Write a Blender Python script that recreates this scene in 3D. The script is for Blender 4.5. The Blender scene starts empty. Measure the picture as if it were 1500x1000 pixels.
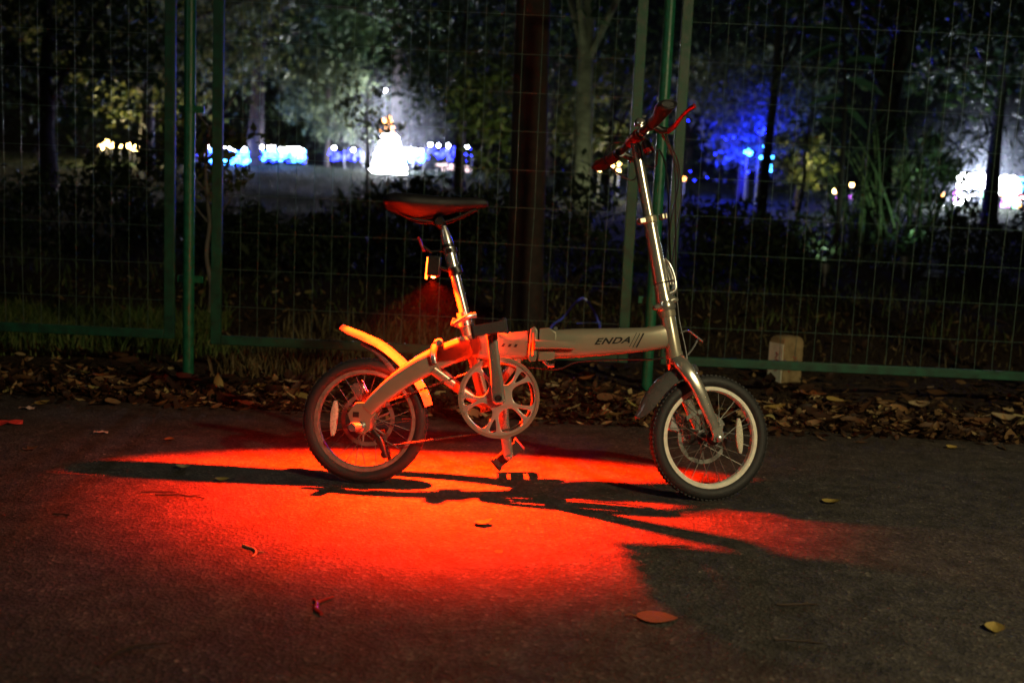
import bpy, bmesh, math, random
import numpy as np
from mathutils import Vector, Matrix
rad = math.radians
SC = bpy.context.scene
COL = SC.collection

# ------------------------------------------------------------------ camera
CAM_H, PITCH, ROLL, FPX = 0.78, rad(7.07), rad(2.6), 1500.0
cp, sp, cr, sr = math.cos(PITCH), math.sin(PITCH), math.cos(ROLL), math.sin(ROLL)
FW = Vector((0, cp, -sp)); UP0 = Vector((0, sp, cp)); RT0 = Vector((1, 0, 0))
RT = RT0 * cr + UP0 * sr; UP = UP0 * cr - RT0 * sr
CP = Vector((0, 0, CAM_H))
cam_d = bpy.data.cameras.new('camera'); cam = bpy.data.objects.new('camera', cam_d); COL.objects.link(cam)
cam.matrix_world = Matrix((RT, UP, -FW)).transposed().to_4x4(); cam.location = CP
cam_d.sensor_width = 36; cam_d.lens = 36; cam_d.clip_start = 0.05; cam_d.clip_end = 400
cam_d.dof.use_dof = True; cam_d.dof.focus_distance = 2.86; cam_d.dof.aperture_fstop = 2.8
SC.camera = cam

# ------------------------------------------------------------------ night sky, moonlight, exposure
wd = bpy.data.worlds.new('World'); SC.world = wd; wd.use_nodes = True
nt = wd.node_tree; bg = nt.nodes['Background']
sky = nt.nodes.new('ShaderNodeTexSky'); sky.sky_type = 'NISHITA'; sky.sun_disc = False
sky.sun_elevation = rad(3); sky.sun_rotation = rad(150)
nt.links.new(sky.outputs[0], bg.inputs[0]); bg.inputs[1].default_value = 0.0002
sun_d = bpy.data.lights.new('sun', 'SUN'); sun_d.energy = 0.008; sun_d.angle = rad(8); sun_d.color = (1, .85, .65)
sun = bpy.data.objects.new('sun', sun_d); COL.objects.link(sun)
sun.rotation_euler = (rad(52), 0, rad(35))
SC.view_settings.view_transform = 'Standard'; SC.view_settings.look = 'None'
SC.view_settings.exposure = 0; SC.view_settings.gamma = 1
SC.cycles.use_denoising = True; SC.cycles.volume_bounces = 0; SC.cycles.max_bounces = 5
SC.cycles.diffuse_bounces = 2; SC.cycles.transparent_max_bounces = 8
SC.cycles.sample_clamp_indirect = 6.0; SC.cycles.sample_clamp_direct = 60
SC.cycles.caustics_reflective = False; SC.cycles.caustics_refractive = False

def ray(x, y): return RT * ((x - 750) / FPX) - UP * ((y - 500) / FPX) + FW
def at(x, y, Y):
    d = ray(x, y); return CP + d * (Y / d.y)
def gnd(x, y, z=0.0):
    d = ray(x, y); return CP + d * ((z - CAM_H) / d.z)
def sstep(a, b, x):
    t = max(0., min(1., (x - a) / (b - a))); return t * t * (3 - 2 * t)
def gz(x, y):
    "height of the terrain"
    r = 1.72 * max(0., min(1., (y - 5.4) / 20.)) ** 1.05
    bump = .05 * math.sin(x * 1.3 + y) * math.sin(y * .9 - x * .4) * sstep(5, 9, y)
    verge = .012 * sstep(3.86, 4.0, y) + .02 * sstep(4.0, 4.6, y)
    return r + bump + verge - 0.004
def ong(x, y, lo=3.9, hi=60):
    "first point of the terrain along a pixel's ray"
    d = ray(x, y); t = lo
    while t < hi:
        p = CP + d * (t / d.y)
        if p.z < gz(p.x, p.y): return p
        t += .02
    return CP + d * (hi / d.y)

# ------------------------------------------------------------------ lamps that light the place from outside the frame are built in street_lamp()
# ------------------------------------------------------------------ materials
def new_mat(name):
    m = bpy.data.materials.new(name); m.use_nodes = True
    return m, m.node_tree, m.node_tree.nodes['Principled BSDF']
def N(t, kind, **kw):
    n = t.nodes.new(kind)
    for k, v in kw.items():
        if k.startswith('i_'): n.inputs[k[2:].replace('_', ' ')].default_value = v
        else: setattr(n, k, v)
    return n
def ramp(t, src, stops):
    r = t.nodes.new('ShaderNodeValToRGB'); t.links.new(src, r.inputs[0])
    els = r.color_ramp.elements
    while len(els) < len(stops): els.new(.5)
    for e, (p, c) in zip(els, stops): e.position = p; e.color = (*c, 1)
    return r.outputs[0]
def mat(name, col, col2=None, rough=.5, metal=0., scale=40, bump=0., bscale=None, rvar=.1, spec=.5, coat=0):
    m, t, b = new_mat(name)
    col2 = col2 or tuple(c * .75 for c in col)
    tc = N(t, 'ShaderNodeTexCoord'); n = N(t, 'ShaderNodeTexNoise', i_Scale=scale, i_Detail=6., i_Roughness=.6)
    t.links.new(tc.outputs['Object'], n.inputs['Vector'])
    t.links.new(ramp(t, n.outputs['Fac'], [(.35, col2), (.62, col)]), b.inputs['Base Color'])
    mr = N(t, 'ShaderNodeMapRange'); t.links.new(n.outputs['Fac'], mr.inputs[0])
    mr.inputs[1].default_value = .3; mr.inputs[2].default_value = .7
    mr.inputs[3].default_value = max(.03, rough - rvar); mr.inputs[4].default_value = min(1, rough + rvar)
    t.links.new(mr.outputs[0], b.inputs['Roughness'])
    b.inputs['Metallic'].default_value = metal; b.inputs['Specular IOR Level'].default_value = spec
    b.inputs['Coat Weight'].default_value = coat
    if bump:
        n2 = N(t, 'ShaderNodeTexNoise', i_Scale=bscale or scale * 4, i_Detail=4.)
        t.links.new(tc.outputs['Object'], n2.inputs['Vector'])
        bp = N(t, 'ShaderNodeBump', i_Strength=bump, i_Distance=.002)
        t.links.new(n2.outputs['Fac'], bp.inputs['Height']); t.links.new(bp.outputs[0], b.inputs['Normal'])
    return m
def leafmat(name, stops, rough=.55, trans=.25):
    m, t, b = new_mat(name)
    g = N(t, 'ShaderNodeNewGeometry')
    t.links.new(ramp(t, g.outputs['Random Per Island'], stops), b.inputs['Base Color'])
    b.inputs['Roughness'].default_value = rough; b.inputs['Specular IOR Level'].default_value = .3
    if trans:
        tr = N(t, 'ShaderNodeBsdfTranslucent'); mx = N(t, 'ShaderNodeMixShader'); mx.inputs[0].default_value = trans
        t.links.new(ramp(t, g.outputs['Random Per Island'], stops), tr.inputs[0])
        out = t.nodes['Material Output']
        t.links.new(b.outputs[0], mx.inputs[1]); t.links.new(tr.outputs[0], mx.inputs[2]); t.links.new(mx.outputs[0], out.inputs[0])
    return m
def glow(name, col, s):
    m, t, b = new_mat(name)
    b.inputs['Base Color'].default_value = (.1, .1, .1, 1)
    b.inputs['Emission Color'].default_value = (*col, 1); b.inputs['Emission Strength'].default_value = s
    m.cycles.emission_sampling = 'NONE'
    return m

M = {}
M['alloy'] = mat('silver paint', (.41, .38, .28), (.36, .33, .25), .31, .45, 9, 0, rvar=.05)
M['polished'] = mat('polished alloy', (.75, .74, .72), (.68, .67, .65), .25, .85, 12, 0, rvar=.04)
M['satin'] = mat('satin aluminium', (.72, .69, .6), (.66, .63, .56), .22, .8, 9, 0, rvar=.04)
M['ringalloy'] = mat('chainring alloy', (.66, .63, .56), (.6, .57, .5), .3, .5, 9, 0, rvar=.04)
M['pedal'] = mat('worn pedal rubber', (.05, .045, .045), (.02, .02, .02), .55, 0, 200, .8)
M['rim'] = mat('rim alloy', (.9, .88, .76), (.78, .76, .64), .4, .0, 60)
M['rimdim'] = mat('dim lit rim alloy', (.30, .27, .23), (.2, .17, .14), .5, .3, 60)  # rear rim: same alloy as the front, darkened for its dimmer red light
M['steel'] = mat('spoke steel', (.22, .22, .2), None, .5, .6)
M['rubber'] = mat('tyre rubber', (.026, .026, .028), (.016, .016, .017), .62, 0, 90, .6, 260)
M['plastic'] = mat('black plastic', (.02, .02, .021), (.012, .012, .012), .4, 0, 120, .15)
M['leather'] = mat('saddle vinyl', (.012, .011, .014), (.008, .007, .010), .55, 0, 90, .35, 500, spec=.3)
M['guardfront'] = mat('dark grey mudguard plastic', (.085, .082, .08), (.07, .068, .066), .25, 0, 20, .0)
M['guard'] = mat('grey mudguard plastic', (.15, .145, .14), (.10, .095, .09), .3, 0, 50, .1)
M['reflector'] = mat('reflector plastic', (.75, .72, .58), (.55, .52, .4), .3, 0, 200)
M['redreflector'] = mat('red reflector', (.5, .03, .02), (.35, .02, .02), .25)
M['redlit'] = mat('red lit alloy', (.55, .03, .03), (.4, .02, .02), .28, .5)  # plain aluminium coloured red for the tail light falling on it
M['ink'] = mat('black decal', (.01, .01, .01), None, .5)
M['chain'] = mat('oily chain', (.12, .1, .08), (.05, .04, .03), .4, .7, 300, .5)
M['fence'] = mat('green fence paint', (.010, .15, .075), (.007, .09, .045), .42, 0, 30, .3, 120)
M['fenceframe'] = mat('darker fence paint', (.007, .085, .045), (.012, .045, .028), .5, 0, 22, .4, 120)  # panel frames, a darker green than the posts
M['wire'] = mat('coated wire', (.10, .17, .14), (.05, .10, .08), .4, .1, 30)
M['bark'] = mat('dark bark', (.045, .03, .024), (.016, .012, .010), .9, 0, 14, 1., 30)
M['palebark'] = mat('grey bark', (.22, .2, .17), (.09, .08, .065), .85, 0, 9, 1., 24)
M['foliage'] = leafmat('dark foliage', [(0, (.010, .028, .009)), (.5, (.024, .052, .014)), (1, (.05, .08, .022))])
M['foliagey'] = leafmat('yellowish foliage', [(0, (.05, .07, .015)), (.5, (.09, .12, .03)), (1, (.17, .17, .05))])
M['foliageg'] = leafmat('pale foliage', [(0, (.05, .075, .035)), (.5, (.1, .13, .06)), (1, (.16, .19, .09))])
M['shrub'] = leafmat('shrub leaves', [(0, (.012, .024, .01)), (.5, (.025, .045, .018)), (1, (.05, .075, .03))])
M['grass'] = leafmat('grass blades', [(0, (.05, .10, .02)), (.5, (.10, .17, .04)), (1, (.2, .22, .07))])
M['lawngrass'] = leafmat('lawn blades', [(0, (.007, .018, .005)), (1, (.025, .042, .013))])
M['dry'] = leafmat('dry grass', [(0, (.06, .05, .02)), (.5, (.12, .1, .04)), (1, (.2, .17, .08))])
M['litter'] = leafmat('fallen leaves', [(0, (.02, .01, .006)), (.5, (.045, .022, .012)), (.74, (.11, .058, .026)), (.88, (.26, .16, .065)), (.96, (.42, .32, .17)), (1, (.3, .3, .09))], .6, .1)
M['leaforange'] = mat('orange leaf', (.36, .13, .04), (.22, .07, .025), .5, 0, 60, .5)
M['leafbrown'] = mat('brown leaf', (.2, .1, .045), (.1, .045, .02), .6, 0, 60, .5)
M['leafyellow'] = mat('yellow leaf', (.42, .3, .08), (.26, .19, .05), .5, 0, 60, .5)
M['leafpale'] = mat('pale dry leaf', (.42, .34, .2), (.28, .2, .11), .6, 0, 60, .5)
M['twig'] = mat('dark twig', (.05, .028, .018), None, .8)
M['paper'] = mat('scrap paper', (.6, .55, .5), (.4, .25, .2), .6)
M['redpaper'] = mat('red wrapper', (.6, .06, .05), (.4, .04, .03), .4)
M['stone'] = mat('weathered stone', (.32, .24, .12), (.16, .11, .05), .85, 0, 18, .6, 60)
M['whitewash'] = mat('whitewashed stone', (.82, .82, .66), (.66, .66, .5), .8, 0, 30, .5)
M['redpaint'] = mat('faded red paint', (.42, .06, .04), (.3, .05, .03), .7)
M['bluehose'] = mat('blue plastic hose', (.06, .1, .75), (.04, .07, .6), .3)
M['lampmetal'] = mat('grey painted steel', (.2, .21, .22), None, .5, .3)
M['stem'] = mat('green canes', (.14, .2, .07), (.07, .11, .04), .5, 0, 8)
M['cane'] = mat('yellow green canes', (.25, .3, .1), (.13, .17, .06), .45, 0, 8)
M['bigleaf'] = mat('broad leaf', (.025, .06, .018), (.012, .03, .01), .8, 0, 6)
M['tarp'] = mat('green tarpaulin', (.06, .2, .13), (.04, .13, .09), .6, 0, 3)

def asphalt():
    m, t, b = new_mat('asphalt')
    tc = N(t, 'ShaderNodeTexCoord')
    big = N(t, 'ShaderNodeTexNoise', i_Scale=1.3, i_Detail=5.); mid = N(t, 'ShaderNodeTexNoise', i_Scale=14., i_Detail=6.)
    vo = N(t, 'ShaderNodeTexVoronoi', i_Scale=125.); fine = N(t, 'ShaderNodeTexNoise', i_Scale=330., i_Detail=3.)
    for n in (big, mid, vo, fine): t.links.new(tc.outputs['Object'], n.inputs['Vector'])
    base = ramp(t, big.outputs['Fac'], [(.3, (.05, .042, .038)), (.7, (.085, .074, .066))])
    sp_ = ramp(t, vo.outputs['Color'], [(.0, (.25, .25, .25)), (.45, (.75, .75, .75)), (.8, (1.2, 1.2, 1.15)), (.93, (2.2, 2.15, 2.)), (1., (4.2, 4.1, 3.9))])
    mi = ramp(t, mid.outputs['Fac'], [(.3, (.55, .55, .55)), (.7, (1.3, 1.3, 1.3))])
    m1 = N(t, 'ShaderNodeMix', data_type='RGBA', blend_type='MULTIPLY'); m1.inputs[0].default_value = 1
    m2 = N(t, 'ShaderNodeMix', data_type='RGBA', blend_type='MULTIPLY'); m2.inputs[0].default_value = .8
    t.links.new(base, m1.inputs[6]); t.links.new(mi, m1.inputs[7])
    t.links.new(m1.outputs[2], m2.inputs[6]); t.links.new(sp_, m2.inputs[7])
    t.links.new(m2.outputs[2], b.inputs['Base Color'])
    b.inputs['Roughness'].default_value = .75; b.inputs['Specular IOR Level'].default_value = .35
    add = N(t, 'ShaderNodeMath', operation='ADD'); t.links.new(vo.outputs['Distance'], add.inputs[0]); t.links.new(fine.outputs['Fac'], add.inputs[1])
    bp = N(t, 'ShaderNodeBump', i_Strength=.9, i_Distance=.004); t.links.new(add.outputs[0], bp.inputs['Height'])
    bp2 = N(t, 'ShaderNodeBump', i_Strength=.3, i_Distance=.02); t.links.new(mid.outputs['Fac'], bp2.inputs['Height'])
    t.links.new(bp.outputs[0], bp2.inputs['Normal']); t.links.new(bp2.outputs[0], b.inputs['Normal'])
    return m
M['asphalt'] = asphalt()
def soil():
    m, t, b = new_mat('soil and lawn')
    tc = N(t, 'ShaderNodeTexCoord'); a = N(t, 'ShaderNodeTexNoise', i_Scale=.9, i_Detail=6.); c = N(t, 'ShaderNodeTexNoise', i_Scale=45., i_Detail=6.)
    for n in (a, c): t.links.new(tc.outputs['Object'], n.inputs['Vector'])
    earth = ramp(t, c.outputs['Fac'], [(.3, (.02, .013, .009)), (.7, (.075, .052, .032))])
    lawn = ramp(t, c.outputs['Fac'], [(.3, (.003, .008, .003)), (.7, (.013, .026, .008))])
    f = ramp(t, a.outputs['Fac'], [(.44, (0, 0, 0)), (.56, (1, 1, 1))])
    sx = N(t, 'ShaderNodeSeparateXYZ'); t.links.new(tc.outputs['Object'], sx.inputs[0])
    mr = N(t, 'ShaderNodeMapRange'); t.links.new(sx.outputs[1], mr.inputs[0]); mr.inputs[1].default_value = 7; mr.inputs[2].default_value = 11
    mm = N(t, 'ShaderNodeMath', operation='MULTIPLY'); t.links.new(f, mm.inputs[0]); t.links.new(mr.outputs[0], mm.inputs[1])
    ma = N(t, 'ShaderNodeMath', operation='MAXIMUM'); t.links.new(mm.outputs[0], ma.inputs[0])
    mr2 = N(t, 'ShaderNodeMapRange'); t.links.new(sx.outputs[1], mr2.inputs[0]); mr2.inputs[1].default_value = 9; mr2.inputs[2].default_value = 14; mr2.inputs[4].default_value = .8
    t.links.new(mr2.outputs[0], ma.inputs[1])
    mx = N(t, 'ShaderNodeMix', data_type='RGBA'); t.links.new(ma.outputs[0], mx.inputs[0]); t.links.new(earth, mx.inputs[6]); t.links.new(lawn, mx.inputs[7])
    t.links.new(mx.outputs[2], b.inputs['Base Color']); b.inputs['Roughness'].default_value = 1.; b.inputs['Specular IOR Level'].default_value = .08
    bp = N(t, 'ShaderNodeBump', i_Strength=1., i_Distance=.03); t.links.new(c.outputs['Fac'], bp.inputs['Height']); t.links.new(bp.outputs[0], b.inputs['Normal'])
    return m
M['soil'] = soil()

# ------------------------------------------------------------------ mesh helpers
def V3(*a): return Vector(a)
ID = lambda p: p
class MB:
    def __init__(s, tf=ID): s.v = []; s.f = []; s.tf = tf
    def add(s, vs, fs):
        o = len(s.v); s.v += [tuple(s.tf(Vector(p))) for p in vs]; s.f += [tuple(i + o for i in f) for f in fs]
    def rings(s, rs, caps=True, closed=False):
        n = len(rs[0]); vs = [p for r in rs for p in r]; fs = []
        m = len(rs)
        for i in range(m if closed else m - 1):
            a, b = i * n, ((i + 1) % m) * n
            for k in range(n): fs.append((a + k, a + (k + 1) % n, b + (k + 1) % n, b + k))
        if caps and not closed:
            fs.append(tuple(range(n))[::-1]); fs.append(tuple((m - 1) * n + k for k in range(n)))
        s.add(vs, fs)
    def sweep(s, path, secs, side=(0, 1, 0), n=20, ex=2., smooth=0, closed=False):
        "sections (half height, half width) swept along a path, the width along side"
        P = [Vector(p) for p in path]; S = [(q, q) if isinstance(q, (int, float)) else q for q in secs] if isinstance(secs, list) else [(secs, secs) if isinstance(secs, (int, float)) else secs] * len(P)
        if smooth: P, S = cr_spline(P, S, smooth, closed)
        rs = []
        for i, p in enumerate(P):
            a = P[i - 1] if (i or closed) else p; b = P[(i + 1) % len(P)] if (i < len(P) - 1 or closed) else p
            T = (b - a).normalized(); sd = Vector(side); sd = (sd - T * sd.dot(T)).normalized(); up = sd.cross(T)
            r = []
            for k in range(n):
                th = 2 * math.pi * k / n; c, q = math.cos(th), math.sin(th)
                c = math.copysign(abs(c) ** (2 / ex), c); q = math.copysign(abs(q) ** (2 / ex), q)
                r.append(p + up * (S[i][0] * c) + sd * (S[i][1] * q))
            rs.append(r)
        s.rings(rs, True, closed)
    def tube(s, path, r, n=10, smooth=0, closed=False):
        P = [Vector(p) for p in path]; R_ = [(q, q) for q in r] if isinstance(r, list) else [(r, r)] * len(P)
        if smooth: P, R_ = cr_spline(P, R_, smooth, closed)
        rs = []; T0 = (P[1] - P[0]).normalized(); sd = T0.orthogonal().normalized()
        for i, p in enumerate(P):
            a = P[i - 1] if (i or closed) else p; b = P[(i + 1) % len(P)] if (i < len(P) - 1 or closed) else p
            T = (b - a).normalized(); sd = (sd - T * sd.dot(T)).normalized(); up = sd.cross(T)
            rs.append([p + (sd * math.cos(2 * math.pi * k / n) + up * math.sin(2 * math.pi * k / n)) * R_[i][0] for k in range(n)])
        s.rings(rs, True, closed)
    def lathe(s, c, axis, prof, n=24, closed=False, arc=None):
        "profile of (distance along axis, radius)"
        c = Vector(c); A = Vector(axis).normalized(); X = A.orthogonal().normalized(); Y = A.cross(X)
        rs = [[c + A * h + (X * math.cos(2 * math.pi * k / n) + Y * math.sin(2 * math.pi * k / n)) * max(r, 1e-4) for k in range(n)] for h, r in prof]
        s.rings(rs, True, closed)
    def box(s, c, size, rot=None, taper=1.):
        c = Vector(c); R_ = rot or Matrix.Identity(3); a, b, d = [q / 2 for q in size]; vs = []
        for z in (-d, d):
            k = 1 if z < 0 else taper
            for x, y in ((-a, -b), (a, -b), (a, b), (-a, b)): vs.append(c + R_ @ Vector((x * k, y * k, z)))
        s.add(vs, [(3, 2, 1, 0), (4, 5, 6, 7), (0, 1, 5, 4), (1, 2, 6, 5), (2, 3, 7, 6), (3, 0, 4, 7)])
    def prism(s, pts, y0, y1):
        "outline in (u, w) given thickness along v"
        n = len(pts); vs = [(p[0], y0, p[1]) for p in pts] + [(p[0], y1, p[1]) for p in pts]
        s.add(vs, [tuple(range(n))[::-1], tuple(range(n, 2 * n))] + [(i, (i + 1) % n, n + (i + 1) % n, n + i) for i in range(n)])
    def ball(s, c, r, n=10):
        r = (r, r, r) if isinstance(r, (int, float)) else r; c = Vector(c); rs = []
        for i in range(n + 1):
            t = math.pi * i / n
            rs.append([c + Vector((r[0] * max(math.sin(t), 1e-3) * math.cos(2 * math.pi * k / (n * 2)), r[1] * max(math.sin(t), 1e-3) * math.sin(2 * math.pi * k / (n * 2)), r[2] * math.cos(t))) for k in range(n * 2)])
        s.rings(rs)
    def build(s, name, m, parent=None, flat=False, bevel=0, sharp=40, loc=None):
        me = bpy.data.meshes.new(name)
        vs = s.v if loc is None else [tuple(Vector(p) - Vector(loc)) for p in s.v]
        me.from_pydata(vs, [], s.f)
        bm = bmesh.new(); bm.from_mesh(me); bmesh.ops.recalc_face_normals(bm, faces=bm.faces); bm.to_mesh(me); bm.free()
        me.materials.append(M[m] if isinstance(m, str) else m)
        if not flat:
            me.shade_smooth(); me.set_sharp_from_angle(angle=rad(sharp))
        o = bpy.data.objects.new(name, me); COL.objects.link(o)
        if loc is not None: o.location = loc
        if parent: o.parent = parent
        if bevel:
            b = o.modifiers.new('bevel', 'BEVEL'); b.width = bevel; b.segments = 2; b.limit_method = 'ANGLE'
        return o
def cr_spline(P, S, k, closed=False):
    Q = []; W = []; n = len(P)
    for i in range(n if closed else n - 1):
        g = (lambda j: P[j % n]) if closed else (lambda j: P[min(max(j, 0), n - 1)])
        h = (lambda j: S[j % n]) if closed else (lambda j: S[min(max(j, 0), n - 1)])
        for q in range(k):
            t = q / k; p0, p1, p2, p3 = g(i - 1), g(i), g(i + 1), g(i + 2)
            Q.append(.5 * ((2 * p1) + (p2 - p0) * t + (2 * p0 - 5 * p1 + 4 * p2 - p3) * t * t + (3 * p1 - p0 - 3 * p2 + p3) * t ** 3))
            W.append(tuple(h(i)[z] * (1 - t) + h(i + 1)[z] * t for z in (0, 1)))
    if not closed: Q.append(P[-1]); W.append(S[-1])
    return Q, W
def tag(o, label=None, cat=None, group=None, kind=None):
    for k, v in (('label', label), ('category', cat), ('group', group), ('kind', kind)):
        if v: o[k] = v
    return o
def empty(name, loc, label, cat, group=None, rz=0):
    o = bpy.data.objects.new(name, None); COL.objects.link(o); o.location = loc; o.rotation_euler = (0, 0, rz); o.empty_display_size = .1
    return tag(o, label, cat, group)
def dup(o, parent=None):
    c = o.copy(); COL.objects.link(c)
    if parent: c.parent = parent
    for ch in list(o.children): dup(ch, c)
    return c
def fastmesh(name, vs, quads, m, parent=None, loc=(0, 0, 0)):
    vs = np.asarray(vs, dtype=np.float32); quads = np.asarray(quads, dtype=np.int32)
    me = bpy.data.meshes.new(name); me.vertices.add(len(vs)); me.vertices.foreach_set('co', vs.ravel())
    me.loops.add(quads.size); me.loops.foreach_set('vertex_index', quads.ravel())
    me.polygons.add(len(quads)); me.polygons.foreach_set('loop_start', np.arange(0, quads.size, 4, dtype=np.int32))
    me.polygons.foreach_set('loop_total', np.full(len(quads), 4, dtype=np.int32))
    me.update(calc_edges=True); me.validate()
    me.materials.append(M[m]); o = bpy.data.objects.new(name, me); COL.objects.link(o); o.location = loc
    if parent: o.parent = parent
    return o
def leaf_cloud(rng, cen, nrm, size, asp=.45, droop=0.):
    "diamond-shaped leaves bent along the midrib; each one an island of two quads"
    n = len(cen); a = rng.normal(size=(n, 3)); a[:, 2] -= droop; a /= np.linalg.norm(a, axis=1)[:, None]
    b = np.cross(a, nrm); b /= np.linalg.norm(b, axis=1)[:, None] + 1e-9; c = np.cross(a, b)
    s = (size * rng.uniform(.6, 1.4, n))[:, None]
    p0 = cen - a * s; p3 = cen + a * s; mid1 = cen - a * s * .15 + c * s * .12
    l = cen + b * s * asp; r = cen - b * s * asp
    vs = np.stack([p0, l, p3, mid1, r], 1).reshape(-1, 3); k = np.arange(n)[:, None] * 5
    q = np.concatenate([k + np.array([0, 1, 2, 3]), k + np.array([0, 3, 2, 4])], 1).reshape(-1, 4)
    return vs, q

# ------------------------------------------------------------------ ground
def ground():
    xs = np.concatenate([np.linspace(-60, -9, 14), np.linspace(-8, 8, 90), np.linspace(9, 60, 14)])
    ys = np.concatenate([np.linspace(-30, 3.4, 6), np.linspace(3.5, 12, 90), np.linspace(12.4, 30, 45), np.linspace(32, 110, 12)])
    rnd = random.Random(3); vs = []
    for y in ys:
        for x in xs:
            z = gz(x, y) + (rnd.uniform(-.012, .012) if y > 4.1 and abs(x) < 8.5 and y < 30 else 0)
            vs.append((x, y, z))
    nx = len(xs); fs = [(j * nx + i, j * nx + i + 1, (j + 1) * nx + i + 1, (j + 1) * nx + i) for j in range(len(ys) - 1) for i in range(nx - 1)]
    me = bpy.data.meshes.new('ground'); me.from_pydata(vs, [], fs); me.shade_smooth(); me.materials.append(M['soil'])
    o = bpy.data.objects.new('ground', me); COL.objects.link(o); tag(o, 'dark earth and lawn rising behind the wire fence', None, None, 'structure')
    # the asphalt path, with a slightly ragged far edge
    m = MB(); rnd = random.Random(8); n = 260; vs = []
    for i in range(n + 1):
        x = -40 + 80 * i / n if i not in (0,) else -40
        x = math.copysign(abs((i - n / 2) / (n / 2)) ** 2.2 * 40, i - n / 2)
        vs += [(x, -25, 0), (x, 2.0, 0), (x, 3.86 + .03 * math.sin(x * 2.1) + rnd.uniform(-.014, .014), 0)]
    fs = []
    for i in range(n):
        for k in (0, 1): fs.append((i * 3 + k, i * 3 + 3 + k, i * 3 + 4 + k, i * 3 + 1 + k))
    m.add(vs, fs); o = m.build('path', 'asphalt', flat=True); tag(o, 'dark grey asphalt path the bicycle stands on', None, None, 'structure')
ground()

# ------------------------------------------------------------------ the bicycle (u forward, v towards the camera, w up the leaning plane)
LEAN = rad(7.0)
A0 = Vector((-.40861, 2.85291, 0)); XD = Vector((.999813, -.019317, 0))
bike = empty('folding_bicycle', A0, 'small silver folding bicycle with red tail light, leaning on the asphalt path', 'bicycle')
N0 = XD.cross(Vector((0, 0, 1)))
WD = Vector((0, 0, 1)) * math.cos(LEAN) - N0 * math.sin(LEAN); VD = N0 * math.cos(LEAN) + Vector((0, 0, 1)) * math.sin(LEAN)
bike.rotation_euler = Matrix((XD, -VD, WD)).transposed().to_euler()
B = lambda p: Vector((p.x, -p.y, p.z))
STEER = rad(16)
Q0 = Vector((.872, 0, .400)); SA = Vector((-.2275, 0, .9738)); SE = Vector((.9738, 0, .2275))
def ST(p):
    "steered coordinates: forward of the axis, towards camera, up the axis"
    q = Q0 + SA * p.z + SE * (p.x * math.cos(STEER) + p.y * math.sin(STEER)) + Vector((0, 1, 0)) * (p.y * math.cos(STEER) - p.x * math.sin(STEER))
    return B(q)
def s_of(u, w):
    d = Vector((u, 0, w)) - Q0; return (d.dot(SE), d.dot(SA))

def wheel(name, tf, c, rimmat, flip_ref):
    cx, cy, cz = c
    # hub shell is the part itself
    h = MB(tf); h.lathe((cx, cy, cz), (0, 1, 0), [(-.05, .006), (-.047, .016), (-.040, .021), (-.037, .021), (-.034, .012), (.022, .012), (.026, .021), (.030, .021), (.034, .014), (.05, .012), (.052, .006)], 24)
    hub = h.build(name, 'plastic', bike)
    t = MB(tf); prof = []
    for k in range(20):
        th = 2 * math.pi * k / 20; prof.append((cy + .0215 * math.sin(th), .1595 + .0192 * math.cos(th)))
    t.lathe((cx, 0, cz), (0, 1, 0), prof, 84, closed=True)
    # tread blocks
    for k in range(84):
        a = 2 * math.pi * k / 84
        for s in (-1, 1):
            o = Vector((cx + .1770 * math.cos(a + s * .018), cy + s * .0075, cz + .1770 * math.sin(a + s * .018)))
            R_ = Matrix.Rotation(-(a), 3, 'Y'); t.box(o, (.003, .011, .0075), R_)
    t.build('tyre', 'rubber', hub)
    r = MB(tf); r.lathe((cx, cy, cz), (0, 1, 0), [(-.0135, .1545), (-.0135, .135), (-.008, .1315), (.008, .1315), (.0135, .135), (.0135, .1545), (0, .1475)], 84, closed=True)
    r.build('rim', rimmat, hub, sharp=25)
    s = MB(tf); rnd = random.Random(5)
    for k in range(28):
        a = 2 * math.pi * k / 28 + .05; side = 1 if k % 2 else -1; tw = .5 if (k // 2) % 2 else -.5
        y0 = .0275 if side > 0 else -.038
        s.tube([(cx + .02 * math.cos(a + tw * 2.2), cy + y0, cz + .02 * math.sin(a + tw * 2.2)), (cx + .135 * math.cos(a), cy + side * .003, cz + .135 * math.sin(a))], .0011, 5)
    s.build('spokes', 'steel', hub)
    f = MB(tf); a = flip_ref; p = []
    for k in range(9):
        q = -1 + k / 4; p.append((cx + .088 * math.cos(a) - q * .05 * math.sin(a), cy + .012, cz + .088 * math.sin(a) + q * .05 * math.cos(a)))
    f.sweep(p, [(.0115 * math.sqrt(max(.12, 1 - ((k - 4) / 4.3) ** 2)), .006) for k in range(9)], n=12, ex=3)
    f.build('spoke_reflector', 'reflector', hub)
    v = MB(tf); v.tube([(cx + .134 * math.cos(.1), cy, cz + .134 * math.sin(.1)), (cx + .105 * math.cos(.1), cy + .002, cz + .105 * math.sin(.1))], .003, 8); v.build('valve', 'plastic', hub)
    # brake disc on the far side
    d = MB(tf); rad0 = .078
    d.lathe((cx, cy - .043, cz), (0, 1, 0), [(0, .066), (0, rad0), (.0018, rad0), (.0018, .066)], 60, closed=True)
    for k in range(6):
        a = math.pi * k / 3; d.tube([(cx + .018 * math.cos(a), cy - .042, cz + .018 * math.sin(a)), (cx + .067 * math.cos(a + .35), cy - .042, cz + .067 * math.sin(a + .35))], .0035, 6)
    d.build('brake_disc', 'steel', hub)
    return hub

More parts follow.
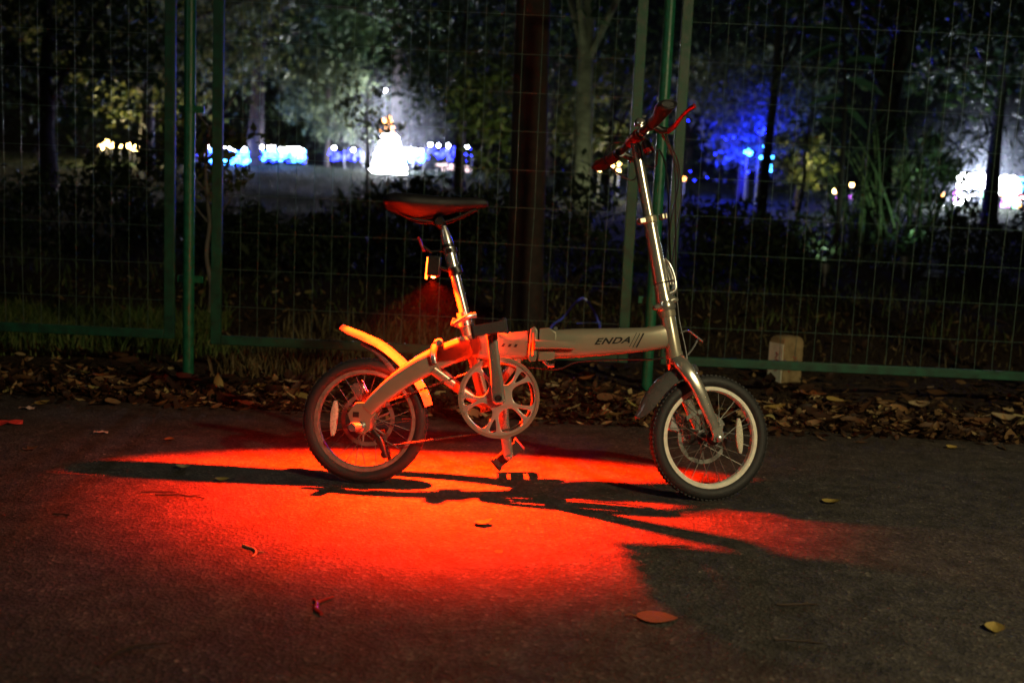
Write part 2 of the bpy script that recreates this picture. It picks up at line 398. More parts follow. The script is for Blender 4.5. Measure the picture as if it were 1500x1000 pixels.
def bicycle():
    # ---- frame
    f = MB(B)
    f.sweep([(.50, 0, .4195), (.60, 0, .4285), (.72, 0, .440), (.80, 0, .450), (.846, 0, .462)], [(.041, .029), (.0415, .031), (.037, .029), (.0335, .025), (.033, .019)], ex=3., n=32, smooth=4)
    f.sweep([(.285, 0, .405), (.36, 0, .4085), (.455, 0, .4165)], [(.036, .02), (.0385, .024), (.0405, .025)], ex=3.4, n=32, smooth=4)
    f.tube([(.262, 0, .500), (.270, 0, .472), (.345, 0, .222)], [.0175, .0175, .0165], 24)
    f.lathe((.38, -.036, .265), (0, 1, 0), [(0, .021), (.072, .021)], 28)                   # bottom bracket shell
    f.sweep([(.333, 0, .262), (.38, 0, .264)], [(.018, .013), (.018, .018)], n=16)
    f.sweep([(.372, 0, .29), (.40, 0, .335), (.435, 0, .385)], [(.011, .011), (.012, .012), (.013, .014)], n=14, smooth=3)
    f.tube([tuple(Q0 + SA * a) for a in (.004, .122, .125)], [.0225, .0225, .021], 28)       # head tube
    f.tube([tuple(Q0 + SA * a) for a in (.118, .136)], .0255, 28); f.tube([tuple(Q0 + SA * a) for a in (.0, .014)], .0245, 28)
    fr = f.build('frame', 'alloy', bike, sharp=35)
    # rear triangle: two bowed arms
    f = MB(B)
    for s in (1, -1):
        f.sweep([(.29, s * .008, .405), (.235, s * .026, .383), (.17, s * .043, .350), (.10, s * .053, .300), (.045, s * .056, .250), (.012, s * .056, .212)], [(.034, .013), (.033, .013), (.032, .012), (.0285, .011), (.0235, .010), (.02, .008)], ex=3, n=22, smooth=5)
        f.prism([(-.042, .200), (-.022, .232), (.02, .236), (.038, .205), (.022, .182), (.022, .158), (.006, .144), (-.014, .147), (-.026, .162), (-.034, .180)], s * .051, s * .061)
        f.sweep([(.345, s * .012, .235), (.27, s * .034, .28), (.19, s * .048, .335)], [(.012, .008), (.014, .008), (.014, .008)], n=14, smooth=3)
    rt = f.build('rear_triangle', 'alloy', bike, sharp=35, bevel=.0018)
    h = MB(B); h.box((-.018, .0615, .199), (.017, .002, .015)); h.build('dropout_slot', 'plastic', rt)
    h = MB(B); h.lathe((.028, .059, .222), (0, 1, 0), [(0, .0035), (.004, .0035)], 10); h.build('eyelet', 'plastic', rt)
    p = MB(B); p.lathe((-.002, .058, .166), (-.35, 1, .03), [(0, .015), (.010, .015), (.012, .0125), (.05, .0125), (.053, .011)], 18); p.build('axle_peg', 'polished', rt)
    c = MB(B); c.tube([(.192, .04, .402), (.190, .058, .375), (.196, .06, .352)], [.010, .011, .009], 12); c.lathe((.197, .012, .410), (.2, 1, 0), [(0, .012), (.03, .013), (.034, .009)], 16); c.build('arm_clamp', 'polished', rt)
    # ---- decals
    def text(body, size, shear, u, w, v, slope, name):
        cu = bpy.data.curves.new(name, 'FONT'); cu.body = body; cu.size = size; cu.shear = shear; cu.extrude = .0003; cu.offset = .0007; cu.align_x = 'CENTER'; cu.align_y = 'CENTER'; cu.space_character = 1.12
        to = bpy.data.objects.new(name, cu); COL.objects.link(to); bpy.context.view_layer.update()
        me = bpy.data.meshes.new_from_object(to.evaluated_get(bpy.context.evaluated_depsgraph_get())); bpy.data.objects.remove(to)
        cs, sn = math.cos(slope), math.sin(slope)
        for q in me.vertices:
            x, y, z = q.co; x *= 1.45
            q.co = B(Vector((u + x * cs - y * sn, v + z, w + x * sn + y * cs)))
        bm = bmesh.new(); bm.from_mesh(me); bmesh.ops.recalc_face_normals(bm, faces=bm.faces); bm.to_mesh(me); bm.free()
        me.materials.clear(); me.materials.append(M['ink']); o = bpy.data.objects.new(name, me); COL.objects.link(o); o.parent = fr; return o
    text('ENDA', .024, .5, .688, .4385, .0301, .10, 'lettering')
    st = MB(B)
    for du, th in ((0, .0016), (.010, .0022), (.020, .0042)):
        x = .748 + du; st.prism([(x - .009 - th / 2, .424), (x - .009 + th / 2, .424), (x + .010 + th / 2, .465), (x + .010 - th / 2, .465)], .0268, .0280)
    st.build('slanted_stripes', 'ink', fr)
    st = MB(B)
    for du in (0, .018, .035): st.prism([(.378 + du, .408), (.386 + du, .408), (.390 + du, .417), (.383 + du, .417)], .0243, .0249)
    st.build('small_marks', 'ink', fr)
    # ---- folding hinge
    h = MB(B); h.prism([(.455, .376), (.462, .368), (.478, .372), (.482, .415), (.479, .460), (.470, .470), (.458, .462)], -.031, .033)
    h.prism([(.484, .372), (.53, .378), (.533, .455), (.512, .468), (.484, .464)], -.029, .032)
    hg = h.build('folding_hinge', 'alloy', bike, bevel=.003)
    h = MB(B); h.sweep([(.474, .043, .4185), (.53, .045, .4205), (.586, .043, .4215)], [(.013, .007), (.0115, .0065), (.011, .006)], ex=4, n=20); h.lathe((.472, .030, .432), (0, 0, -1), [(-.02, .008), (.045, .008)], 14)
    h.build('hinge_lever', 'alloy', hg)
    h = MB(B); h.lathe((.53, .0, .466), (0, 1, 0), [(-.02, .006), (.02, .006)], 12); h.build('hinge_pin', 'polished', hg); h = MB(B); h.tube([(.50, .02, .372), (.515, .03, .36), (.53, .03, .362)], .005, 8); h.build('hinge_hook', 'polished', hg)
    # ---- seat post
    p = MB(B); p.tube([(.277, 0, .47), (.236, 0, .607)], .0145, 24)
    p.tube([(.2345, 0, .612), (.2345 - .0215, 0, .612 + .073)], .0172, 24)
    p.tube([(.2120, 0, .6885), (.205, 0, .712), (.1965, 0, .742)], [.0165, .0155, .0095], 24)
    sp_ = p.build('seat_post', 'polished', bike)
    for a in ((.2355, .6085), (.2125, .687)):
        p = MB(B); p.tube([(a[0] + .0015, 0, a[1] - .005), (a[0] - .0015, 0, a[1] + .005)], .0178, 24); p.build('rubber_ring', 'plastic', sp_)
    # quick release
    q = MB(B); q.tube([(.2665, 0, .484), (.2735, 0, .460)], .0225, 24); q.box((.248, 0, .468), (.03, .026, .022), Matrix.Rotation(.29, 3, 'Y'))
    q.lathe((.243, -.02, .466), (0, 1, 0), [(0, .008), (.05, .008)], 14)
    qr = q.build('seat_clamp', 'polished', bike, bevel=.0015)
    q = MB(B); q.sweep([(.243, .03, .464), (.258, .036, .476), (.28, .033, .488), (.302, .02, .494)], [(.007, .004), (.006, .004), (.007, .004), (.008, .005)], n=14, smooth=4); q.build('clamp_lever', 'polished', qr)
    # ---- saddle
    sd = MB(B); rings = []
    prof = [(.026, .038, .806, .814, .790), (.034, .070, .800, .823, .782), (.055, .088, .797, .827, .774), (.085, .094, .795, .828, .764), (.12, .086, .795, .8275, .754), (.155, .066, .797, .8265, .762), (.19, .044, .799, .8265, .772), (.235, .030, .802, .827, .784), (.28, .024, .805, .828, .793), (.308, .019, .808, .826, .799), (.321, .010, .811, .820, .806)]
    for u, b, e, t, bo in prof:
        r = []
        for k in range(28):
            th = 2 * math.pi * k / 28; c, q = math.cos(th), math.sin(th)
            yy = b * math.copysign(abs(c) ** .8, c); zz = e + (t - e) * abs(q) ** .6 if q >= 0 else e - (e - bo) * abs(q) ** 1.6 * 1.0
            if q > 0: zz -= .006 * max(0, 1 - abs(yy) / .02) * (1 if .08 < u < .25 else 0)
            r.append(Vector((u, yy, zz)))
        rings.append(r)
    sd.rings(rings); sad = sd.build('saddle', 'leather', bike, sharp=50)
    s2 = MB(B)
    for s in (-1, 1): s2.tube([(.07, s * .045, .775), (.11, s * .035, .757), (.16, s * .022, .752), (.21, s * .02, .756), (.29, s * .008, .795)], .0038, 8, smooth=4)
    s2.lathe((.186, -.034, .752), (0, 1, 0), [(0, .011), (.012, .016), (.056, .016), (.068, .011)], 18); s2.build('saddle_rails', 'plastic', sad)
    # ---- tail light on its bracket, and a small reflector above it
    L = MB(B); L.box((.176, 0, .627), (.036, .036, .058), Matrix.Rotation(.05, 3, 'Y')); tl = L.build('tail_light', 'plastic', bike, bevel=.004)
    L = MB(B); L.box((.1555, 0, .621), (.005, .028, .062), Matrix.Rotation(.05, 3, 'Y')); L.build('rear_lens', M['redlens'], tl)
    L = MB(B); L.lathe((.1745, 0, .5975), (0, 0, -1), [(-.002, .007), (.002, .006), (.004, .003)], 14); L.build('lower_lens', M['hotlens'], tl)
    L = MB(B); L.tube([(.19, 0, .625), (.222, 0, .616)], .006, 8); L.tube([(.241, 0, .617 - .008), (.2325, 0, .617 + .010)], .0205, 20); L.build('lamp_bracket', 'plastic', tl)
    L = MB(B); L.box((.136, 0, .688), (.007, .042, .042), Matrix.Rotation(-.42, 3, 'Y')); rr = L.build('seat_reflector', 'redreflector', bike, bevel=.002)
    L = MB(B); L.tube([(.140, 0, .684), (.165, 0, .668), (.205, 0, .673)], .004, 8); L.tube([(.222, 0, .667), (.218, 0, .680)], .0192, 20); L.build('reflector_bracket', 'plastic', rr)
    # ---- rear mudguard: a raised tail, then over the tyre and down in front of it
    def guard(tf, path, widths, name, mt, depth=.012, th=.002):
        P, W = cr_spline([Vector((a, 0, b)) for a, b in path], [(q, q) for q in widths], 5); m = MB(tf); rs = []
        for i, p in enumerate(P):
            T = (P[min(i + 1, len(P) - 1)] - P[max(i - 1, 0)]).normalized(); up = Vector((0, 1, 0)).cross(T)
            if up.dot(UPREF(p)) < 0: up = -up
            r = []; w = W[i][0]
            for k in range(13):
                q = -1 + k / 6; r.append(p + Vector((0, w * q, 0)) + up * (depth * (1 - abs(q) ** 2.2) - depth * .2) * (w / max(widths)))
            for k in range(13):
                q = 1 - k / 6; r.append(p + Vector((0, (w - th) * q, 0)) + up * ((depth * (1 - abs(q) ** 2.2) - depth * .2) * (w / max(widths)) - th))
            rs.append(r)
        m.rings(rs); return m.build(name, mt, bike)
    global UPREF
    UPREF = lambda p: Vector((p.x, 0, p.z - .178))
    g1 = guard(B, [(-.083, .440), (-.06, .428), (-.02, .413), (.03, .392), (.075, .361), (.118, .322), (.146, .287), (.163, .258), (.175, .228)], [.020, .027, .030, .031, .031, .031, .031, .030, .028], 'rear_mudguard', 'guard', .022)
    m = MB(B)
    for s in (-1, 1): m.sweep([(-.02, s * .012, .400), (.03, s * .016, .372), (.07, s * .02, .330), (.095, s * .024, .30)], [(.006, .003), (.008, .003), (.008, .003), (.008, .003)], n=10, smooth=4)
    m.build('mudguard_stay', 'guard', g1)
    # ---- wheels
    rw = wheel('rear_wheel', B, (0, 0, .1787), 'rimdim', rad(178))
    cf, ca = s_of(.985, .178)
    fw = wheel('front_wheel', ST, (cf, 0, ca), 'rim', rad(-8))
    # ---- fork: one bowed blade each side
    k = MB(ST)
    k.tube([(0, 0, -.016), (0, 0, .0)], .0215, 24)
    for s in (1, -1):
        k.sweep([(.002, s * .012, -.006), (.006, s * .030, -.024), (.016, s * .046, -.055), (.030, s * .054, -.10), (.044, s * .056, -.16), (cf - .002, s * .056, ca + .028)], [(.021, .016), (.0215, .0145), (.0205, .0125), (.019, .0115), (.0165, .0105), (.014, .009)], ex=2.6, n=22, smooth=5)
        k.prism([(cf - .016, ca + .03), (cf + .014, ca + .034), (cf + .018, ca + .008), (cf + .008, ca - .006), (cf + .004, ca + .004), (cf - .005, ca + .004), (cf - .006, ca - .010), (cf - .016, ca - .006), (cf - .013, ca + .008)], s * .052, s * .062)
    fk = k.build('fork', 'satin', bike, sharp=35)
    k = MB(ST); k.lathe((cf, .060, ca), (0, 1, 0), [(0, .012), (.004, .012), (.006, .009), (.012, .009), (.014, .005)], 6); k.lathe((cf, .045, ca), (0, 1, 0), [(-.09, .009), (.006, .0145)], 18); k.build('axle_nut', 'polished', fk)
    k = MB(ST); k.box((cf - .070, -.052, ca + .055), (.045, .022, .052), Matrix.Rotation(.4, 3, 'Y')); k.box((cf - .050, -.046, ca + .022), (.026, .02, .05), Matrix.Rotation(.1, 3, 'Y')); k.lathe((cf - .055, -.04, ca + .046), (0, 1, 0), [(0, .009), (.014, .007)], 12)
    k.build('brake_caliper', 'polished', fk, bevel=.004)
    # front mudguard
    UPREF = lambda p: Vector((p.x - cf, 0, p.z - ca))
    pts = []
    for a, r in ((155, .229), (151, .216), (145, .207), (136, .202), (125, .2), (112, .199), (100, .199), (90, .197)):
        pts.append((cf + r * math.cos(rad(a)), ca + r * math.sin(rad(a))))
    g2 = guard(ST, pts, [.007, .019, .027, .030, .031, .030, .027, .014], 'front_mudguard', 'guardfront', .036)
    # ---- headset, folding stem
    k = MB(ST); k.lathe((0, 0, .137), (0, 0, 1), [(0, .0255), (.004, .027), (.016, .027), (.024, .0235), (.03, .0225)], 28)
    k.sweep([(0, 0, .150), (-.03, .003, .150), (-.038, .004, .149)], [(.014, .02), (.009, .012), (.006, .008)], n=16)
    k.sweep([(.0, 0, .158), (.026, .006, .163), (.036, .008, .158)], [(.018, .02), (.012, .014), (.007, .01)], n=16)
    k.tube([(0, 0, .164), (0, 0, .185), (0, 0, .395)], [.0245, .022, .0185], 28)
    k.tube([(0, 0, .40), (0, 0, .628)], .0145, 24)
    stm = k.build('stem', 'satin', bike, sharp=35)
    k = MB(ST); k.tube([(0, 0, .388), (0, 0, .408)], .0215, 24); k.box((-.018, 0, .398), (.034, .026, .017)); k.box((.042, .002, .401), (.022, .018, .018)); k.build('height_clamp', 'alloy', stm, bevel=.003)
    k = MB(ST); k.sweep([(.012, .014, .182), (.031, .016, .190), (.036, .014, .225), (.030, .012, .262), (.020, .010, .282)], [(.007, .008), (.008, .008), (.0055, .008), (.0055, .007), (.003, .004)], n=14, smooth=5)
    k.sweep([(.020, .010, .280), (.019, .006, .262), (.026, .008, .232), (.026, .010, .205)], [(.003, .004), (.004, .006), (.005, .007), (.004, .006)], n=12, smooth=4); k.build('stem_lever', 'polished', stm)
    k = MB(ST); k.sweep([(-.0205, 0, .215), (0, .0215, .216), (.022, .018, .217), (.045, .004, .218), (.022, -.016, .217), (0, -.0215, .216)], (.0055, .0016), side=(0, 0, 1), n=8, smooth=4, closed=True); k.build('lever_strap', 'plastic', stm)
    # ---- handlebar
    T = .08                                       # bar rotated a little in its clamp
    hb = lambda v, f=0., a=0.: (f, v, .632 + a + v * T)
    k = MB(ST); k.tube([hb(-.27), hb(-.09), hb(0), hb(.09), hb(.262)], .0112, 16); bar = k.build('handlebar', 'plastic', bike)
    k = MB(ST); k.tube([hb(-.032), hb(-.03), hb(.03), hb(.032)], [.015, .018, .018, .015], 20); k.tube([(0, 0, .60), hb(0)], .0125, 20)
    k.build('bar_clamp', 'redlit', bar)
    for s in (1, -1):
        k = MB(ST)
        k.sweep([hb(s * .135), hb(s * .15, 0), hb(s * .20, -.004, .001), hb(s * .245, -.010, .003), hb(s * .272, -.012, .003), hb(s * .276, -.012, .003)], [(.0155, .0155), (.0155, .0155), (.0165, .018), (.0165, .027), (.014, .028), (.006, .02)], side=(1, 0, 0), n=22, ex=2.3, smooth=4)
        k.build('grip', 'rubber', bar)
        k = MB(ST); k.tube([hb(s * .115), hb(s * .130)], .0165, 16)
        k.sweep([hb(s * .123, .008, -.006), hb(s * .122, .030, -.020), hb(s * .13, .044, -.024)], [(.009, .009), (.010, .010), (.008, .009)], n=12)
        lv = k.build('brake_mount', 'plastic', bar)
        k = MB(ST); k.sweep([hb(s * .128, .040, -.028), hb(s * .145, .058, -.020), hb(s * .18, .066, -.008), hb(s * .225, .072, -.002), hb(s * .245, .078, -.001)], [(.0075, .006), (.007, .005), (.0055, .004), (.0055, .004), (.006, .005)], n=12, smooth=4)
        k.build('brake_lever', 'redlit', lv)
    k = MB(ST); k.tube([hb(.062), hb(.076)], .0145, 16); k.lathe(hb(.069, -.004, .012), (-.2, 0, 1), [(0, .006), (.006, .006), (.007, .0165), (.012, .0165), (.021, .012), (.026, .003)], 24); k.build('bell', 'polished', bar)
    k = MB(ST); k.tube([hb(.039), hb(.052)], .0145, 16); k.lathe(hb(.040, .018, -.048), (.15, .1, -1), [(-.028, .010), (-.01, .0135), (.010, .0135), (.012, .011)], 18); k.tube([hb(.045), hb(.042, .012, -.012), hb(.040, .018, -.03)], .006, 8); fl = k.build('front_lamp', 'plastic', bar)
    k = MB(ST); k.lathe(hb(.040, .0182, -.0485), (.15, .1, -1), [(-.006, .0142), (.006, .0142)], 18); k.build('lamp_ring', 'redlit', fl)
    # cables: loops down to the frame and brakes
    k = MB(ST)
    k.tube([hb(.12, .040, -.028), (.060, .10, .53), (.055, .06, .40), (.045, .02, .25), (.03, .012, .12), (.028, .02, .02), (.02, .03, -.05)], .0024, 7, smooth=8)
    k.tube([hb(.11, .036, -.024), (.075, .08, .50), (.05, .03, .38), (.04, .0, .28), (.034, -.01, .14)], .0024, 7, smooth=8)
    k.tube([hb(-.12, .040, -.028), (.09, -.10, .56), (.085, -.04, .60), (.07, .02, .52), (.045, .02, .36), (.04, -.02, .2)], .0024, 7, smooth=8)
    k.tube([hb(.10, .038, -.028), (.085, .07, .545), (.09, .04, .44), (.06, .015, .33), (.03, -.01, .2), (.02, -.02, .08), (-.02, -.02, .02)], .0022, 7, smooth=8)
    k.tube([hb(-.10, .03, -.02), (.05, -.12, .575), (.012, -.09, .53), (-.03, -.10, .56), (-.05, -.13, .61), (-.02, -.12, .65), (.02, -.10, .64)], .0024, 7, smooth=8)
    k.build('brake_cables', 'plastic', bike)
    k = MB(B); k.tube([(.84, .0, .398), (.80, .02, .392), (.72, .0, .388), (.60, -.0, .376), (.54, .01, .352), (.46, .012, .352), (.38, -.01, .33)], .0026, 7, smooth=6); k.build('cable_run', 'plastic', bike)
    # bracket on the front of the head tube
    k = MB(B); k.sweep([(.884, .0, .471), (.905, .0, .478), (.925, .0, .466), (.948, 0, .449)], [(.0035, .012)] * 4, n=10, smooth=4); k.tube([(.935, 0, .456), (.918, .008, .425), (.897, .01, .40)], .003, 8, smooth=3); k.build('front_bracket', 'polished', bike)
    # ---- cranks, chainring, pedals
    cu = bpy.data.curves.new('ring', 'CURVE'); cu.dimensions = '2D'; cu.fill_mode = 'BOTH'; cu.extrude = .0018; cu.bevel_depth = .0016; cu.bevel_resolution = 2
    def loop(pts):
        s = cu.splines.new('POLY'); s.points.add(len(pts) - 1); s.use_cyclic_u = True
        for q, p in zip(s.points, pts): q.co = (p[0], p[1], 0, 1)
    def rounded(pts, it=3):
        for _ in range(it):
            o = []
            for i in range(len(pts)):
                a, b = pts[i], pts[(i + 1) % len(pts)]
                o += [(a[0] * .75 + b[0] * .25, a[1] * .75 + b[1] * .25), (a[0] * .25 + b[0] * .75, a[1] * .25 + b[1] * .75)]
            pts = o
        return pts
    pol = lambda r, a: (r * math.cos(rad(a)), r * math.sin(rad(a)))
    loop([pol(.1105, a) for a in range(0, 360, 3)])
    for j in range(5):
        c = 10 + 72 * j                      # big D-shaped windows between the forked arms
        loop(rounded([pol(.034, c), pol(.046, c - 30), pol(.080, c - 25), pol(.1015, c - 20), pol(.1015, c), pol(.1015, c + 20), pol(.080, c + 25), pol(.046, c + 30)]))
        c2 = c + 36                          # slot inside each arm
        loop(rounded([pol(.050, c2), pol(.090, c2 - 7.5), pol(.1005, c2 - 5), pol(.1005, c2 + 5), pol(.090, c2 + 7.5)]))
    to = bpy.data.objects.new('ring', cu); COL.objects.link(to); bpy.context.view_layer.update()
    me = bpy.data.meshes.new_from_object(to.evaluated_get(bpy.context.evaluated_depsgraph_get())); bpy.data.objects.remove(to)
    for q in me.vertices: x, y, z = q.co; q.co = B(Vector((.380 + x, .066 + z, .266 + y)))
    bm = bmesh.new(); bm.from_mesh(me); bmesh.ops.remove_doubles(bm, verts=bm.verts, dist=1e-5); bmesh.ops.recalc_face_normals(bm, faces=bm.faces); bm.to_mesh(me); bm.free()
    me.materials.clear(); me.materials.append(M['ringalloy']); me.shade_smooth(); me.set_sharp_from_angle(angle=rad(50))
    ch = bpy.data.objects.new('chainring', me); COL.objects.link(ch); ch.parent = bike
    r = MB(B); r.lathe((.380, .064, .266), (0, 1, 0), [(-.004, .1045), (-.004, .1135), (.0085, .1135), (.0085, .1045)], 90, closed=True)
    r.build('chain_guard', 'alloy', ch)
    for s, a0, a1, vv in ((1, (.380, .266), (.3525, .446), .088), (-1, (.380, .266), (.412, .087), -.075)):
        k = MB(B); d = Vector((a1[0] - a0[0], 0, a1[1] - a0[1])); P0 = Vector((a0[0], vv - s * .006, a0[1]))
        k.sweep([P0 - d * .09, P0 - d * .04, P0 + d * .12, P0 + d * .5 + Vector((0, s * .006, 0)), P0 + d * .93 + Vector((0, s * .01, 0)), P0 + d * 1.0 + Vector((0, s * .01, 0)), P0 + d * 1.05 + Vector((0, s * .01, 0))], [(.012, .008), (.0185, .010), (.0195, .0105), (.0150, .009), (.0155, .0085), (.014, .0085), (.007, .007)], ex=3, n=20, smooth=4)
        k.lathe((a0[0], vv - s * .06, a0[1]), (0, s, 0), [(0, .012), (.056, .012)], 18)
        ck = k.build('crank_arm', 'satin', bike, sharp=35)
        k = MB(B); k.lathe((a0[0], vv + s * .0035, a0[1]), (0, s, 0), [(0, .0095), (.002, .0095), (.002, .006), (.0005, .005)], 18); k.build('crank_bolt', 'plastic', ck)
        k = MB(B); k.lathe((a1[0], vv + s * .012, a1[1]), (0, s, 0), [(0, .005), (.0015, .005)], 12); k.build('spindle_end', 'plastic', ck)
        # pedal: spindle, two cage rails with teeth, end plates
        ang = .22 if s > 0 else .75; R_ = Matrix.Rotation(-ang, 3, 'Y'); pc = Vector((a1[0] - .004, vv + s * .064, a1[1] + (.010 if s > 0 else 0)))
        k = MB(B)
        def bx(o, sz): k.box(pc + R_ @ Vector(o), sz, R_)
        bx((0, 0, 0), (.026, .086, .026))
        for q in (-1, 1):
            bx((q * .038, 0, 0), (.012, .086, .031)); bx((0, q * .039, 0), (.088, .010, .029))
            for j in range(5): bx((q * .0445, -.034 + j * .017, 0), (.008, .010, .042))
        k.box(pc + Vector((0, -s * .05, 0)), (.012, .03, .012))
        pd = k.build('pedal', 'pedal', bike, bevel=.0015)
    # chain: upper and lower run to the rear sprocket
    k = MB(B); c1 = Vector((.380, .050, .266)); c2 = Vector((.0, .040, .1787)); r1, r2 = .093, .030
    d = c2 - c1; L_ = math.hypot(d.x, d.z); base = math.atan2(d.z, d.x)
    def links(p, q):
        n = int((q - p).length / .0127); 
        for i in range(n):
            a = p.lerp(q, (i + .15) / n); b = p.lerp(q, (i + .95) / n); k.tube([a, b], .0026 if i % 2 else .0034, 6)
    for sg in (1, -1):
        ph = base - sg * math.acos((r1 - r2) / L_)
        n_ = Vector((math.cos(ph), 0, math.sin(ph))); p = c1 + n_ * r1; q = c2 + n_ * r2
        if n_.z < 0:
            m_ = Vector((.062, .04, .112)); links(p, m_); links(m_, c2 + Vector((.0, 0, -.03)))
        else: links(p, q)
    arc = []
    pa = base - math.acos((r1 - r2) / L_); pb = base + math.acos((r1 - r2) / L_)
    if pa > pb: pa, pb = pb, pa
    n = 44; span = 2 * math.pi - (pb - pa)
    k.tube([(c1.x + r1 * math.cos(pb + span * i / n), .050, c1.z + r1 * math.sin(pb + span * i / n)) for i in range(n + 1)], .0032, 6)
    k.build('chain', 'chain', bike)
    k = MB(B); k.lathe((0, .040, .1787), (0, 1, 0), [(-.006, .014), (-.006, .031), (.004, .031), (.004, .014)], 30, closed=True); k.lathe((0, .034, .1787), (0, 1, 0), [(0, .024), (.012, .018)], 24); k.build('sprocket', 'steel', rw)
    k = MB(B)
    k.sweep([(.028, .046, .155), (.048, .048, .132), (.060, .046, .105), (.070, .044, .080)], [(.008, .004), (.009, .004), (.007, .004), (.005, .004)], n=12, smooth=4)
    for q in ((.050, .128), (.066, .090)): k.lathe((q[0], .036, q[1]), (0, 1, 0), [(0, .012), (.008, .012)], 14)
    k.build('chain_tensioner', 'plastic', bike)
    # rear brake caliper and kickstand on the far side
    k = MB(B); k.box((-.03, -.052, .262), (.04, .022, .05), Matrix.Rotation(-.5, 3, 'Y')); k.box((-.012, -.05, .232), (.03, .018, .04)); k.build('rear_caliper', 'polished', bike, bevel=.004)
    tip = bike_inv(Vector((0, 0, 0)))
    k = MB(B); k.tube([(.04, -.066, .150), (.05, -.085, .11), (.066, -.1315, .0185)], [.007, .006, .0065], 12, smooth=3); k.build('kickstand', 'plastic', bike)
def bike_inv(p): return p
M['redlens'] = glow('lit red lens', (1, .11, .008), 9); M['hotlens'] = glow('lit lamp window', (1, .12, .02), 60)
bicycle()

# tail light's own light: wide along the path, cut off towards the fence
def tail_lamp():
    p = bike.matrix_world if False else None
    pos = A0 + XD * .1745 + WD * .5885 + VD * .010
    ld = bpy.data.lights.new('tail_light_beam', 'POINT'); ld.shadow_soft_size = .006; ld.energy = 1; ld.color = (1, 1, 1)
    ld.use_nodes = True; t = ld.node_tree; em = t.nodes['Emission']
    tc = N(t, 'ShaderNodeTexCoord'); sx = N(t, 'ShaderNodeSeparateXYZ'); t.links.new(tc.outputs['Normal'], sx.inputs[0])
    def mth(op, a, b=None, c=None):
        n = N(t, 'ShaderNodeMath', operation=op)
        for i, q in enumerate((a, b, c)):
            if q is None: continue
            if isinstance(q, (int, float)): n.inputs[i].default_value = q
            else: t.links.new(q, n.inputs[i])
        return n.outputs[0]
    def mrange(x, a, b, c, d):
        n = N(t, 'ShaderNodeMapRange', interpolation_type='SMOOTHSTEP'); t.links.new(x, n.inputs[0])
        for i, q in enumerate((a, b, c, d)): n.inputs[i + 1].default_value = q
        return n.outputs[0]
    h = .585
    nz = mth('MAXIMUM', mth('MULTIPLY', sx.outputs[2], -1), .02)
    gx = mth('MULTIPLY', mth('DIVIDE', sx.outputs[0], nz), h); gy = mth('MULTIPLY', mth('DIVIDE', sx.outputs[1], nz), h)
    ex = mth('DIVIDE', mth('SUBTRACT', gx, BX), BSX)
    ey_far = mth('DIVIDE', mth('SUBTRACT', gy, BY), BFAR); ey_near = mth('DIVIDE', mth('SUBTRACT', BY, gy), BNEAR)
    exx = mth('POWER', mth('ABSOLUTE', ex), 2.)
    eyf = mth('POWER', mth('MAXIMUM', ey_far, 0.), 2.); eyn = mth('POWER', mth('MAXIMUM', ey_near, 0.), 2.)
    rf = mth('SQRT', mth('ADD', exx, eyf)); rn = mth('SQRT', mth('ADD', exx, eyn))
    far = mrange(rf, .78, 1.06, 1, 0); near = mth('POWER', mrange(rn, .05, 1.15, 1, 0), 1.7)
    isfar = mth('GREATER_THAN', ey_far, 0.); beam = mth('ADD', mth('MULTIPLY', isfar, far), mth('MULTIPLY', mth('SUBTRACT', 1., isfar), near))
    down = mth('GREATER_THAN', mth('MULTIPLY', sx.outputs[2], -1), .03)
    beam = mth('MULTIPLY', beam, down)
    # the side lobes are pushed outwards by the lens
    boost = mth('ADD', .45, mth('MULTIPLY', mth('MINIMUM', mth('POWER', mth('ABSOLUTE', gx), 1.6), 1.3), .45))
    wide = mrange(mth('SQRT', mth('ADD', mth('POWER', mth('DIVIDE', mth('ADD', gx, .45), 2.2), 2.), mth('POWER', mth('DIVIDE', mth('ADD', gy, .2), 1.5), 2.))), .3, 1., BEAM * .006, 0)
    upw = mrange(sx.outputs[2], -.4, .25, SPILL, SPILL * .08)
    tot = mth('ADD', mth('ADD', mth('MULTIPLY', mth('MULTIPLY', beam, boost), BEAM), upw), mth('MULTIPLY', wide, down))
    t.links.new(tot, em.inputs['Strength']); em.inputs['Color'].default_value = (1, .0155, .0005, 1)
    o = bpy.data.objects.new('tail_light_beam', ld); COL.objects.link(o); o.location = pos
BX, BSX, BY, BFAR, BNEAR, BEAM, SPILL = .11, 1.12, -.1, .48, .92, 4300., 9.
tail_lamp()

